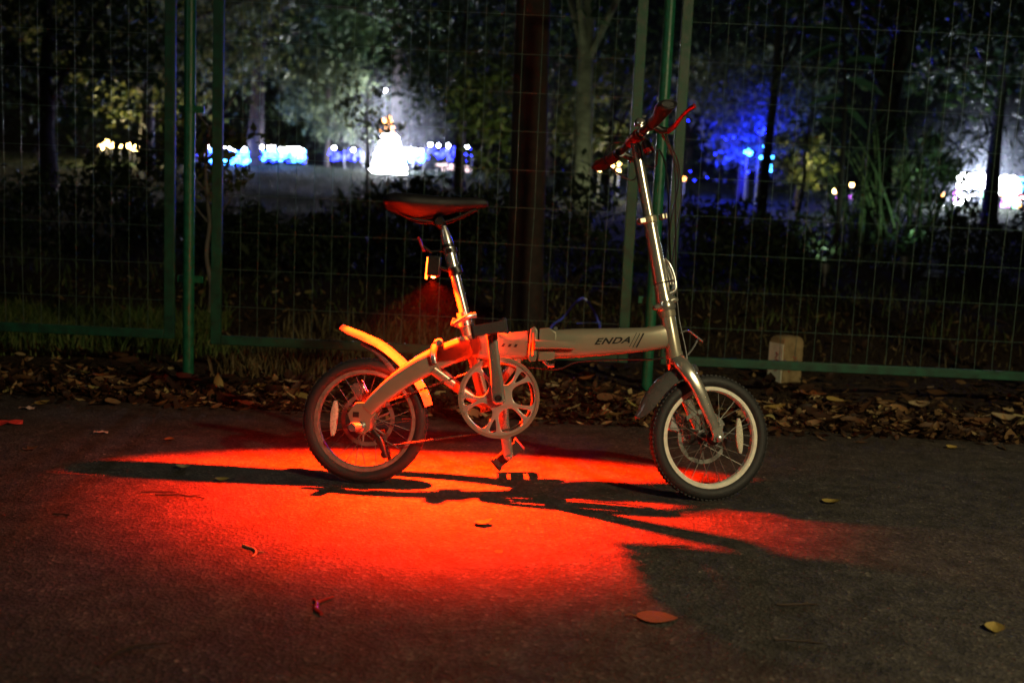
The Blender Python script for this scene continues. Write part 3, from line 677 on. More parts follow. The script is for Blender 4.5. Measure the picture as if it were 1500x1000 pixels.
# ------------------------------------------------------------------ fence
FY = 4.5
def fence():
    root = empty('wire_fence', (0, FY, 0), 'green wire mesh fence with round posts behind the bicycle', 'fence')
    def rel(p): return Vector((p[0], p[1] - FY, p[2]))
    xl, xr = -1.42, .6
    for x in (xl, xr, xr + 2.05, xl - 2.05):
        m = MB(); m.lathe((x, -.045, -.05), (0, 0, 1), [(0, .024), (2.6, .024), (2.62, .02)], 24)
        p = m.build('post', 'fence', root)
        m = MB()
        for z in (.42, 1.15, 1.9):
            m = MB(); m.lathe((x, -.045, z), (0, 0, 1), [(0, .027), (.03, .027)], 20); m.box((x, -.0195, z + .015), (.11, .012, .03)); m.build('clamp', 'fence', p)
    panels = [(xl - 2.05 + .085, xl - .075, .165), (xl + .085, xr - .085, .150), (xr + .06, xr + 2.05 - .08, .150)]
    rnd = random.Random(4)
    for a, b, z0 in panels:
        m = MB(); w = .046; z1 = 2.12
        m.box((a + w / 2, 0, (z0 + z1) / 2), (w, .022, z1 - z0)); m.box((b - w / 2, 0, (z0 + z1) / 2), (w, .022, z1 - z0))
        m.box(((a + b) / 2, 0, z0 + .02), (b - a - 2 * w - .002, .022, .04)); m.box(((a + b) / 2, 0, z1 - .02), (b - a - 2 * w - .002, .022, .04))
        fr = m.build('panel_frame', 'fenceframe', root, bevel=.003)
        m = MB(); n = round((b - a - 2 * w) / .0785)
        for i in range(1, n):
            x = a + w + (b - a - 2 * w) * i / n; j = [rnd.gauss(0, .0022) for _ in range(7)]
            m.tube([(x + j[k], .002 + .0015 * math.sin(k * 2.1 + i), z0 + .03 + (z1 - z0 - .06) * k / 6) for k in range(7)], .0012, 6)
        z = z0 + .17
        while z < z1 - .05:
            m.tube([(a + .03, -.001, z), ((a + b) / 2, -.001, z + rnd.gauss(0, .003)), (b - .03, -.001, z)], .0011, 6); z += .163
        m.build('wire_mesh', 'wire', root)
fence()

# ------------------------------------------------------------------ trees, shrubs, canes
def crown_mesh(seed, rx, ry, rz, n, size, mt, parent, loc, clumps=60, asp=.42, flat=.6, droop=.3):
    rng = np.random.default_rng(seed)
    d = rng.normal(size=(clumps, 3)); d /= np.linalg.norm(d, axis=1)[:, None]
    cc = d * (rng.uniform(.25, 1, clumps) ** .5)[:, None] * np.array([rx, ry, rz])
    cs = rng.uniform(.10, .26, clumps) * min(rx, rz) * 1.3
    k = rng.integers(0, clumps, n); off = rng.normal(size=(n, 3)) * cs[k][:, None] * np.array([1, 1, flat])
    cen = cc[k] + off; nr = rng.normal(size=(n, 3)) * .6 + np.array([0, 0, 1.])
    vs, q = leaf_cloud(rng, cen, nr, size, asp, droop); return fastmesh('crown', vs, q, mt, parent, loc), cc
def tree(label, x, y, zc, rx, rz, n=3500, size=.07, mt='foliage', trunk=.12, bark='bark', seed=1, lean=0., group=None, clumps=60, name='tree', ry=None, limbs=7):
    g = gz(x, y); r = empty(name, (x, y, g), label, 'tree', group); rnd = random.Random(seed)
    cz = zc - g
    c, cc = crown_mesh(seed, rx, ry or rx, rz, n, size, mt, r, (lean, 0, cz), clumps)
    m = MB(); top = Vector((lean, 0, cz + rz * .5)); P = []; k = 7
    for i in range(k + 1):
        t = i / k; P.append(Vector((lean * t + rnd.gauss(0, .015) * (1 if 0 < i else 0), rnd.gauss(0, .015), top.z * t - .05)))
    m.tube(P, [trunk * (1.25 - .25 * min(1, i * 3 / k)) * (1 - .55 * i / k) for i in range(k + 1)], 12, smooth=3)
    for q in range(limbs):
        e = Vector((lean, 0, cz)) + Vector([float(w) for w in cc[q % len(cc)]]); s = P[min(k - 1, max(2, int(k * (.45 + .4 * rnd.random()))))]
        mid = (s + e) / 2 + Vector((rnd.gauss(0, .1), rnd.gauss(0, .1), rnd.uniform(0, .2))); m.tube([s, mid, e], [trunk * .45, trunk * .25, trunk * .07], 7, smooth=3)
    m.build('trunk', bark, r)
    return r
def shrub(label, x, y, rx, rz, n, size, mt, seed, group='low shrubs behind the fence'):
    g = gz(x, y); r = empty('shrub', (x, y, g), label, 'shrub', group)
    crown_mesh(seed, rx, rx * .7, rz, n, size, mt, r, (0, 0, rz * .75), 34, .4, .8, -.2)
    m = MB(); rnd = random.Random(seed)
    for k in range(6): m.tube([(rnd.gauss(0, .03), rnd.gauss(0, .03), -.02), (rnd.gauss(0, rx * .3), rnd.gauss(0, .1), rz * .7), (rnd.gauss(0, rx * .5), rnd.gauss(0, .2), rz * 1.3)], [.012, .008, .003], 6, smooth=3)
    m.build('stem', 'bark', r)
PX = lambda px, Y: at(px, 300, Y).x

def big_trunk():
    p = ong(772, 478); x = PX(773, 6.1); g = gz(x, 6.1)
    r = empty('tree', (x, 6.1, g), 'thick dark straight trunk right behind the fence beside the saddle', 'tree')
    m = MB(); rnd = random.Random(2); P = [Vector((.0 + rnd.gauss(0, .004) - .004 * i, rnd.gauss(0, .004), -.05 + i * .45)) for i in range(12)]
    m.tube(P, [.135, .112] + [.106 - .0025 * i for i in range(10)], 22, smooth=3)
    for a in (0.4, 1.9, 3.6, 5.1): m.tube([P[-1] - Vector((0, 0, .6)), P[-1] + Vector((math.cos(a) * .9, math.sin(a) * .9, .4)), P[-1] + Vector((math.cos(a) * 1.9, math.sin(a) * 1.9, .9))], [.06, .04, .015], 8, smooth=3)
    m.build('trunk', 'bark', r); crown_mesh(77, 2.3, 2.3, 1.1, 4500, .08, 'foliage', r, (0, 0, 5.7), 70)
big_trunk()

LT = dict(mt='foliage')
tree('leafy tree at the far left edge with olive lit leaves', PX(70, 15), 15, 3.05, 2.3, 1.35, 5200, .075, 'foliage', .13, seed=11, clumps=80)
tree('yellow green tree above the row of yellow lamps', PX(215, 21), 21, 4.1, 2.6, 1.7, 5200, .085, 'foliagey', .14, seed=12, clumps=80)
tree('dark tall tree left of the white light tree', PX(375, 24), 24, 5.6, 3.2, 2.1, 6000, .10, 'foliage', .17, seed=13, clumps=80)
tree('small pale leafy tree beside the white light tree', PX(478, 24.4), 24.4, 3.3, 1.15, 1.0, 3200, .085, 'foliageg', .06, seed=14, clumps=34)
tree('dark tree hanging over the white light tree', PX(575, 26), 26, 5.9, 2.6, 1.6, 4500, .10, 'foliage', .16, seed=15, clumps=70)
tree('broad green tree between the light tree and thick trunk', PX(672, 18), 18, 3.75, 1.35, 1.5, 4800, .075, 'foliage', .10, seed=16, clumps=70)
tree('slim low branching tree beside the thick dark trunk', PX(712, 13), 13, 2.1, .55, .85, 1500, .06, 'foliagey', .035, seed=17, clumps=30, bark='palebark')
tree('grey barked tree between trunk and handlebar', PX(855, 11.5), 11.5, 4.4, 1.7, 1.5, 3600, .07, 'foliage', .105, 'palebark', 18, -.1, clumps=60)
tree('yellow leaved low tree behind the handlebar', PX(890, 17), 17, 2.55, .95, .95, 2800, .07, 'foliagey', .07, seed=19, clumps=50)
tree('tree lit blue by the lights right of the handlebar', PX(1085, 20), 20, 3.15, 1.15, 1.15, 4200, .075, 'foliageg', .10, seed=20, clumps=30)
tree('thin dark tree in front of the blue lit leaves', PX(1116, 13), 13, 4.5, 1.7, 1.3, 3600, .075, 'foliage', .06, seed=21, lean=.1, clumps=60)
tree('black leaning tree above the clump of canes', PX(1268, 11), 11, 3.9, 2.0, 1.35, 4200, .075, 'foliage', .15, seed=22, lean=.35, clumps=60)
tree('dark tree over the white lights at the right edge', PX(1450, 17), 17, 4.1, 2.2, 1.25, 4500, .08, 'foliage', .12, seed=23, clumps=60)
tree('small yellow green tree left of the cane clump', PX(1165, 18), 18, 1.95, .45, .55, 1100, .07, 'foliagey', .03, seed=24, clumps=16)
tree('small green tree seen between the canes', PX(1345, 17), 17, 1.75, .5, .6, 1200, .07, 'foliageg', .03, seed=25, clumps=16)
lab = ['far dark tree behind the yellow lamps', 'far dark tree behind the strip of blue lights', 'far dark tree behind the white light tree', 'far dark tree behind the thick trunk', 'far dark tree behind the blue lit tree', 'far dark tree behind the cane clump', 'far dark tree at the right edge']
for i, px in enumerate((120, 350, 580, 800, 1010, 1240, 1460)):
    tree(lab[i], PX(px, 31), 31 + (i % 3), 4.9 + .5 * (i % 2), 3.4, 3.1, 5200, .13, 'foliage', .2, seed=40 + i, clumps=90, group='dark trees far behind the lights')

sh = [(330, 8.6, .5, .28, 'dark shrub right of the left fence post'), (420, 8.0, .6, .26, 'dark shrub on the lawn below the blue lights'), (510, 9.0, .5, .26, 'dark shrub below the white light tree'), (610, 8.2, .6, .42, 'dark shrub seen under the saddle'), (700, 7.6, .5, .42, 'dark shrub left of the thick trunk'),
      (845, 8.0, .6, .5, 'dark shrub right of the thick trunk'), (1040, 8.6, .6, .45, 'dark shrub below the blue lit tree'), (1140, 9.2, .65, .42, 'dark shrub left of the cane clump'), (1440, 9.6, .8, .42, 'dark shrub below the lights at the right edge'), (110, 8.8, .75, .45, 'leafy shrub at the left below the yellow lamps'), (215, 9.6, .6, .5, 'leafy shrub between the yellow lamps and left post')]
for i, (px, Y, rx, rz, lb) in enumerate(sh): shrub(lb, PX(px, Y), Y, rx, rz, 1500, .045, 'shrub', 60 + i)

def sapling(px, Y, h, label, r=.02, lean=.05, mt='palebark', seed=1):
    x = PX(px, Y); g = gz(x, Y); root = empty('sapling', (x, Y, g), label, 'sapling'); rnd = random.Random(seed); m = MB()
    P = [Vector((lean * (i / 6) + rnd.gauss(0, .012), 0, -.03 + h * i / 6)) for i in range(7)]
    m.tube(P, [r * (1 - .6 * i / 6) for i in range(7)], 10, smooth=4)
    for i in (3, 4, 5, 6):
        for s in (-1, 1): m.tube([P[i], P[i] + Vector((s * h * .07, 0, h * .08)), P[i] + Vector((s * h * .14, .02, h * .19))], [r * .35, r * .25, r * .1], 6, smooth=3)
    m.build('trunk', mt, root); crown_mesh(seed + 90, h * .22, h * .2, h * .24, 420, .035, 'foliagey', root, (lean, 0, h * .86), 16)
sapling(308, 6.3, 1.15, 'thin pale sapling behind the left fence post', .016, -.03, 'palebark', 3)
sapling(541, 10.0, 1.5, 'thin sapling in front of the white light tree', .02, -.06, 'palebark', 4)
sapling(1170, 12.5, 2.2, 'thin pale trunk left of the cane clump', .03, .1, 'palebark', 5)

def canes():
    Y = 10.2; c = Vector((PX(1305, Y), Y, 0)); c.z = gz(c.x, Y)
    r = empty('cane_clump', c, 'clump of tall fanning green canes behind the fence at right', 'plant'); rnd = random.Random(6)
    for i in range(34):
        a = rnd.uniform(-1, 1); bx = rnd.uniform(-.42, .42) + a * .15; by = rnd.uniform(-.3, .3); h = rnd.uniform(.95, 1.55); l = a * .55 * h
        m = MB(); m.tube([(bx, by, -.02), (bx + l * .25, by, h * .4), (bx + l * .6, by, h * .75), (bx + l, by, h)], [.014, .012, .009, .004], 8, smooth=4)
        m.build('cane', 'cane' if i % 3 == 0 else 'stem', r)
    rng = np.random.default_rng(9); n = 1100
    cen = np.stack([rng.normal(0, .6, n), rng.normal(0, .25, n), rng.uniform(.0, 1.5, n) ** 1.0], 1)
    vs, q = leaf_cloud(rng, cen, rng.normal(size=(n, 3)), .09, .13, .2); fastmesh('leaves', vs, q, 'shrub', r)
canes()
def banana():
    Y = 9.8; c = Vector((PX(1228, Y), Y, 0)); c.z = gz(c.x, Y)
    r = empty('broad_leaf_plant', c, 'tall plant with drooping broad leaves above the canes', 'plant'); m = MB(); m.tube([(0, 0, -.03), (.01, 0, .8), (-.03, 0, 1.7), (-.1, 0, 2.2)], [.03, .025, .018, .010], 12, smooth=4); m.build('stem', 'bark', r)
    for (x0, z0, dx, dz, L, wd) in ((-.08, 2.15, -1, .35, .45, .06), (-.07, 2.05, -1, -.15, .40, .055), (-.05, 1.95, -.9, -.5, .36, .05), (-.05, 1.9, 1, .3, .45, .055), (0, 1.75, 1, -.1, .4, .05), (-.03, 1.6, -1, -.1, .34, .045), (-.02, 1.5, 1, -.5, .3, .045), (-.1, 2.2, -.5, 1, .3, .045), (.0, 1.35, -1, .3, .3, .04)):
        m = MB(); d = Vector((dx, .3, dz)).normalized(); rs = []; vs = []; K = 9
        for k in range(K + 1):
            t = k / K; p = Vector((x0, 0, z0)) + d * (L * t) + Vector((0, 0, -.22 * L * t * t)); w = .75 * wd * math.sin(math.pi * min(.98, t * .9 + .08)) ** .7
            vs += [p + Vector((0, -w, .0)) + Vector((0, 0, w * .8)), p, p + Vector((0, w * .6, 0)) - Vector((0, 0, w * .8))]
        m.add(vs, [(k * 3 + j, k * 3 + 3 + j, k * 3 + 4 + j, k * 3 + 1 + j) for k in range(K) for j in (0, 1)]); m.build('broad_leaf', 'bigleaf', r, sharp=80)
banana()

# ------------------------------------------------------------------ grass and leaf litter
def grass(name, label, boxes, n, h, mt, seed):
    rng = np.random.default_rng(seed); V_ = []; Q_ = []; o = 0
    for (x0, x1, y0, y1, frac, hh) in boxes:
        k = int(n * frac); x = rng.uniform(x0, x1, k); y = rng.uniform(y0, y1, k)
        keep = np.sin(x * 5.1 + 1) * np.sin(y * 4.3) + rng.uniform(-.8, 1, k) > -.35; x = x[keep]; y = y[keep]; k = len(x)
        z = np.array([gz(a, b) for a, b in zip(x, y)]) - .01; H = hh * rng.uniform(.4, 1.2, k); a = rng.uniform(0, 6.28, k); w = .0035 * rng.uniform(.7, 1.5, k)
        bx = rng.normal(0, .35, k) * H; by = rng.normal(0, .35, k) * H; wx, wy = np.cos(a) * w, np.sin(a) * w
        p = lambda dx, dy, dz: np.stack([x + dx, y + dy, z + dz], 1)
        vs = np.stack([p(-wx, -wy, 0), p(wx, wy, 0), p(wx * .8 + bx * .35, wy * .8 + by * .35, H * .6), p(-wx * .8 + bx * .35, -wy * .8 + by * .35, H * .6), p(bx, by, H), p(bx + .0004, by, H)], 1).reshape(-1, 3)
        b = np.arange(k)[:, None] * 6 + o; Q_.append(np.concatenate([b + np.array([0, 1, 2, 3]), b + np.array([3, 2, 5, 4])], 1).reshape(-1, 4)); V_.append(vs); o += k * 6
    ob = fastmesh(name, np.concatenate(V_), np.concatenate(Q_), mt); tag(ob, label, 'grass', None, 'stuff')
grass('tall_grass', 'tall green grass behind the left fence panel', [(-3.4, -1.62, 4.9, 5.9, .7, .13), (-3.6, -1.3, 4.7, 5.2, .12, .10), (-4.5, 4.5, 6.4, 9, .18, .1)], 13000, .17, 'grass', 5)
grass('lawn_grass', 'short grass of the lawn in front of the distant lights', [(-11, 7, 10, 24, 1., .10)], 15000, .1, 'lawngrass', 15)
grass('dry_grass', 'dry grass tufts along the middle fence panel', [(-1.3, .2, 4.55, 6.0, .55, .13), (-1.3, -.3, 4.35, 4.7, .2, .10), (.2, 3.2, 5.6, 8.5, .25, .08)], 5000, .12, 'dry', 6)
def litter():
    rng = np.random.default_rng(21); n = 9500
    x = rng.uniform(-3.4, 3.4, n); y = 3.88 + np.abs(rng.normal(0, .36, n)) * (.75 + .45 * np.sin(x * 4.3 + 1) * np.sin(x * 1.7)) + .05 * np.sin(x * 2.1)
    x2 = rng.uniform(-3.4, 3.4, 500); y2 = 3.87 - np.abs(rng.normal(0, .05, 500)); x = np.concatenate([x, x2]); y = np.concatenate([y, y2])
    x3 = rng.uniform(-3.2, 4.2, 2500); y3 = rng.uniform(4.6, 8.0, 2500); x = np.concatenate([x, x3]); y = np.concatenate([y, y3]); n = len(x)
    z = np.array([max(gz(a, b), 0) for a, b in zip(x, y)]) + rng.uniform(.004, .03, n) * np.clip((y - 3.8) * 4, .2, 1)
    nr = rng.normal(size=(n, 3)) * np.array([.42, .42, .1]) + np.array([0, 0, 1.]); nr /= np.linalg.norm(nr, axis=1)[:, None]
    a = rng.normal(size=(n, 3)); a -= (a * nr).sum(1)[:, None] * nr; a /= np.linalg.norm(a, axis=1)[:, None]; b = np.cross(nr, a)
    s = (rng.uniform(.011, .028, n) * (1 + 1.0 * (rng.uniform(0, 1, n) > .84)))[:, None]; curl = rng.uniform(-.2, .75, n)[:, None] * s; asp = rng.uniform(.3, .6, n)[:, None]; c = np.stack([x, y, z], 1)
    def P(ua, ub, up): return c + a * s * ua + b * s * asp * ub + nr * curl * up
    rows = []
    for ua, wd, up in ((-1.0, .05, .6), (-.5, .8, .15), (.1, 1., 0), (.6, .65, .25), (1.1, .04, .8)):
        rows += [P(ua, -wd, up + .55 * wd), P(ua, 0, up), P(ua, wd, up + .55 * wd)]
    vs = np.stack(rows, 1).reshape(-1, 3); k = np.arange(n)[:, None] * 15
    q = np.concatenate([k + np.array([r * 3 + j, r * 3 + 3 + j, r * 3 + 4 + j, r * 3 + 1 + j]) for r in range(4) for j in (0, 1)], 1).reshape(-1, 4)
    o = fastmesh('leaf_litter', vs, q, 'litter'); o.data.shade_smooth(); tag(o, 'brown fallen leaves heaped along the foot of the fence', 'leaves', None, 'stuff')
litter()

# single fallen leaves and scraps that can be told apart
def leaf_proto(kind, seed):
    rnd = random.Random(seed); m = MB(); K = 12; vs = []
    for k in range(K + 1):
        t = k / K; w = math.sin(math.pi * t ** .8) ** .8 * (.42 if kind != 'lobed' else .5 + .28 * math.sin(t * 14)); w = max(w, .015)
        cz = {'flat': .03, 'curl': .35, 'lobed': .18, 'fold': .2}[kind] * (t - .45) ** 2 * 2.2
        for j in range(5):
            q = -1 + j / 2; lift = {'flat': .05, 'curl': .28, 'lobed': .12, 'fold': .45}[kind] * q * q * w
            vs.append((t - .5, q * w, .01 + cz + lift + .012 * math.sin(7 * t + 3 * q)))
    m.add(vs, [(k * 5 + j, k * 5 + 5 + j, k * 5 + 6 + j, k * 5 + 1 + j) for k in range(K) for j in range(4)])
    m.tube([(-.49, 0, .02 + (.1 if kind == 'curl' else 0)), (-.62, .03, .05), (-.75, .02, .03)], .012, 5)
    me = bpy.data.meshes.new(kind); me.from_pydata(m.v, [], m.f); me.shade_smooth(); return me
protos = {k: leaf_proto(k, i) for i, k in enumerate(('flat', 'curl', 'lobed', 'fold'))}
def leaf(px, py, size, kind, m, rz, label, group=None, z=.0):
    p = gnd(px, py); 
    if p.y > 3.86: p = ong(px, py, 3.6)
    if p.y > 3.8: z += .028; size *= 1.15
    me = protos[kind].copy(); me.materials.append(M[m]); o = bpy.data.objects.new('fallen_leaf', me); COL.objects.link(o)
    o.location = (p.x, p.y, max(p.z, 0) + z + .001); o.scale = (size,) * 3; o.rotation_euler = (random.Random(px).uniform(-.12, .12), random.Random(py).uniform(-.1, .1), rz); return tag(o, label, 'leaf', group)
G = 'single leaves fallen on the asphalt'
for a in [(962, 905, .085, 'flat', 'leaforange', .1, 'flat orange brown leaf lying below the front wheel'),
          (1218, 737, .055, 'curl', 'leafyellow', -.6, 'curled yellow leaf right of the front wheel'),
          (1457, 922, .045, 'fold', 'leafyellow', 1.2, 'folded yellowish leaf near the bottom right corner'),
          (325, 704, .040, 'curl', 'leafyellow', .3, 'small yellow leaf on the lower edge of the rear wheel shadow'),
          (268, 686, .050, 'fold', 'leafpale', 1.8, 'pale upright leaf inside the rear wheel shadow'),
          (708, 768, .050, 'curl', 'leaforange', .4, 'curled orange leaf in the brightest red light'),
          (731, 808, .025, 'flat', 'leafbrown', 1, 'tiny brown leaf below the curled orange leaf in the red light'),
          (45, 658, .045, 'lobed', 'leafbrown', .8, 'small brown leaf near the left edge of the path'),
          (248, 645, .035, 'fold', 'leaforange', 0, 'tiny orange leaf above the red light patch'),
          (62, 592, .055, 'curl', 'leafyellow', .5, 'yellow leaf at the path edge far left'),
          (1262, 648, .045, 'flat', 'leafbrown', .2, 'flat brown leaf on the path right of the wheel'),
          (1395, 657, .050, 'fold', 'leafyellow', .6, 'yellow leaf at the edge of the litter far right'),
          (1430, 632, .10, 'curl', 'leafbrown', .1, 'large curled brown leaf at right path edge'),
          (1470, 625, .095, 'curl', 'leafpale', -.2, 'large pale curled leaf at the right picture edge'),
          (1190, 588, .10, 'lobed', 'leaforange', -.2, 'bright orange leaf in the litter below the stone marker'),
          (1225, 600, .09, 'curl', 'leafyellow', -1, 'curled olive leaf beside the bright orange leaf'),
          (1262, 607, .09, 'lobed', 'leafbrown', .2, 'reddish lobed leaf in the litter right of the stone marker'),
          (1135, 610, .08, 'curl', 'leafyellow', .4, 'yellowish leaf in the litter right behind the front wheel'),
          (1345, 605, .09, 'fold', 'leafpale', 1.4, 'upright pale leaf in the right litter'),
          (895, 600, .12, 'curl', 'leafbrown', -.9, 'long brown curled leaf behind the front mudguard'),
          (855, 567, .09, 'curl', 'leaforange', .3, 'arched orange leaf below the main tube'),
          (870, 580, .06, 'lobed', 'leaforange', -.5, 'small orange leaf left of the long curled leaf'),
          (810, 578, .07, 'fold', 'leafpale', .9, 'pale narrow leaf right of the chainring'),
          (148, 562, .06, 'curl', 'leaforange', .2, 'orange leaf in the litter left of the post'),
          (382, 577, .055, 'fold', 'leafyellow', .9, 'bright yellow leaf in the litter left of rear wheel'),
          (275, 565, .09, 'curl', 'leafpale', -.2, 'pale curved leaf at the foot of the left post'),
          (430, 572, .07, 'curl', 'leafpale', .1, 'pale leaf just left of the rear tyre')]:
    leaf(*a, group=G)
def twig(px, py, L, rz, label, m='twig', r=.002, bend=.15, seed=1):
    p = gnd(px, py); rnd = random.Random(seed); mb = MB()
    P = [Vector((L * (t - .5), bend * L * math.sin(math.pi * t) + rnd.gauss(0, L * .02), .003)) for t in (0, .2, .4, .6, .8, 1)]
    mb.tube(P, [r, r * 1.1, r, r * .9, r * .8, r * .5], 6, smooth=3); mb.tube([P[3], P[3] + Vector((L * .2, L * .14, 0))], r * .6, 5)
    o = mb.build('fallen_twig', m); o.location = (p.x, p.y, 0); o.rotation_euler = (0, 0, rz); tag(o, label, 'twig', 'twigs lying on the asphalt')
twig(362, 808, .085, -1.0, 'short bent twig in the red glow left of centre', 'leafpale', .003, .2, 2)
twig(480, 888, .09, 1.5, 'hooked reddish twig at the bottom', 'redreflector', .004, .25, 3)
twig(232, 722, .09, .15, 'thin straight twig below the rear wheel shadow', 'twig', .002, .05, 4)
twig(265, 728, .14, -.1, 'long forked twig below the rear wheel shadow', 'twig', .002, .1, 5)
twig(1168, 887, .09, .1, 'dark straight twig right of the orange leaf', 'twig', .0025, .03, 6)
twig(1170, 941, .09, -.06, 'lowest dark twig at the bottom right', 'twig', .002, .04, 7)
twig(988, 802, .09, .1, 'dark twig in the red light by the shadow corner', 'twig', .002, .03, 8)
twig(195, 960, .13, .9, 'faint branching twig near the bottom left', 'twig', .002, .2, 9)
twig(90, 755, .05, -.2, 'short twig near the left picture edge', 'twig', .002, .1, 10)
def scrap(px, py, sx, sy, rz, m, label, name='paper_scrap'):
    p = gnd(px, py); mb = MB(); vs = []; rnd = random.Random(px)
    for i in range(5):
        for j in range(4): vs.append((sx * (i / 4 - .5), sy * (j / 3 - .5) * (1 - .1 * i), .003 + rnd.uniform(0, .25) * min(sx, sy)))
    mb.add(vs, [(i * 4 + j, i * 4 + 4 + j, i * 4 + 5 + j, i * 4 + 1 + j) for i in range(4) for j in range(3)]); o = mb.build(name, m, flat=True)
    o.location = (p.x, p.y, 0); o.rotation_euler = (0, 0, rz); tag(o, label, 'litter')
scrap(12, 622, .09, .05, .4, 'redpaper', 'bright red wrapper at the left picture edge')
scrap(148, 635, .045, .03, .2, 'paper', 'small white and red paper scrap on the left path')
scrap(40, 600, .05, .04, .1, 'paper', 'crumpled grey paper scrap near the left picture edge')

# ------------------------------------------------------------------ stone marker and blue hose behind the fence
def marker():
    p = at(1149, 545, 4.98); g = gz(p.x, 4.98); r = empty('boundary_stone', (p.x, 4.98, g), 'worn boundary stone with one whitewashed side behind the right fence panel', 'marker', rz=rad(33))
    m = MB(); w, d, h = .135, .10, .225
    vs = []
    for z, k in ((-.03, 1), (h - .03, 1), (h - .008, .9), (h, .62)):
        for x, y in ((-1, -1), (1, -1), (1, 1), (-1, 1)): vs.append((x * w / 2 * k, y * d / 2 * k, z))
    m.add(vs, [(3, 2, 1, 0), (12, 13, 14, 15)] + [(q * 4 + j, q * 4 + (j + 1) % 4, q * 4 + 4 + (j + 1) % 4, q * 4 + 4 + j) for q in range(3) for j in range(4)])
    m.build('body', 'stone', r, bevel=.005)
    m = MB(); m.box((-w / 2 - .002, 0, .09), (.004, d - .012, .2)); m.build('white_side', 'whitewash', r)
    m = MB()
    for x, z, a in ((.0, .125, .5), (.012, .118, -.6), (.006, .105, 0), (-.03, .06, .9), (-.036, .075, -.5)): m.box((x, -d / 2 - .0015, z), (.020, .002, .0045), Matrix.Rotation(a, 3, 'Y'))
    for y, z, a in ((-.01, .14, .6), (-.006, .125, -.7), (-.012, .110, .3), (-.004, .07, .8), (-.01, .058, -.4)): m.box((-w / 2 - .005, y, z), (.002, .020, .0045), Matrix.Rotation(a, 3, 'X'))
    m.build('red_characters', 'redpaint', r)
marker()
def hose():
    Y = 4.95; P = [at(*q, Y) for q in ((806, 482), (825, 465), (842, 444), (855, 437), (867, 450), (875, 468), (879, 482))]
    m = MB(); m.tube([tuple(P[0] + Vector((-.02, 0, -.16)))] + [tuple(q) for q in P] + [tuple(P[-1] + Vector((.01, 0, -.16)))], .006, 8, smooth=6); m.tube([tuple(at(845, 474, Y) + Vector((0, .02, 0))), tuple(at(880, 472, Y))], .004, 8)
    l = Vector((P[3].x, Y, .02)); o = m.build('hose', 'bluehose', loc=l); tag(o, 'thin blue hose looped up behind the main tube', 'hose')
hose()

# ------------------------------------------------------------------ decorations that give off light
E_ = {'w': glow('white bulbs', (.9, .93, 1), 80), 'b': glow('blue bulbs', (.01, .02, 1), 22), 'c': glow('cyan bulbs', (.05, .35, 1), 22), 'y': glow('warm bulbs', (1, .62, .2), 34),
      'o': glow('orange bulbs', (1, .36, .04), 12), 'p': glow('violet bulbs', (.65, .12, 1), 12), 'r': glow('red bulbs', (1, .05, .08), 8), 'g': glow('green bulbs', (.15, 1, .35), 8), 'k': glow('pinkish bulbs', (1, .72, .75), 2.5)}
def lamp(name, p, e, col, r=.15, spot=None):
    d = bpy.data.lights.new(name, 'POINT'); d.energy = e; d.color = col; d.shadow_soft_size = r
    o = bpy.data.objects.new(name, d); COL.objects.link(o); o.location = p; return o
def bulbs(m, pts, r):
    for p in pts: m.ball(p, r if isinstance(r, float) else random.uniform(*r), 4)
def few(pts, r, col, root, name='bulb'):
    for p in pts: m = MB(); m.ball(p, r if isinstance(r, float) else random.uniform(*r), 4); m.build(name, E_[col], root)
random.seed(12)
def light_tree():
    Y = 24; b = at(570, 250, Y); b.z = gz(b.x, Y); s = Y / FPX
    r = empty('light_sculpture', b, 'dazzling white cone of bulbs with an orange top beyond the lawn', 'light sculpture')
    m = MB(); m.lathe((0, 0, 0), (0, 0, 1), [(0, 18 * s), (30 * s, 14 * s), (55 * s, 6 * s), (70 * s, 3 * s)], 20); m.build('frame', 'lampmetal', r)
    m = MB(); pts = []
    for i in range(400):
        t = random.random() ** 1.3; a = random.uniform(0, 6.28); R_ = (21 - 14 * t) * s * random.uniform(.75, 1.25); pts.append((R_ * math.cos(a), R_ * math.sin(a), 52 * s * t + .02))
    bulbs(m, pts, (.03, .07)); m.build('white_bulbs', E_['w'], r)
    few( [(x * s, -.05, z * s) for x, z in ((-12, 58), (-6, 66), (0, 72), (3, 64), (-2, 78), (-9, 74), (4, 56))], .05, 'o', r, 'orange_bulb')
    lamp('light_sculpture_glow', b + Vector((0, -.75, 1.6)), 330, (.85, .9, 1), .3)
light_tree()
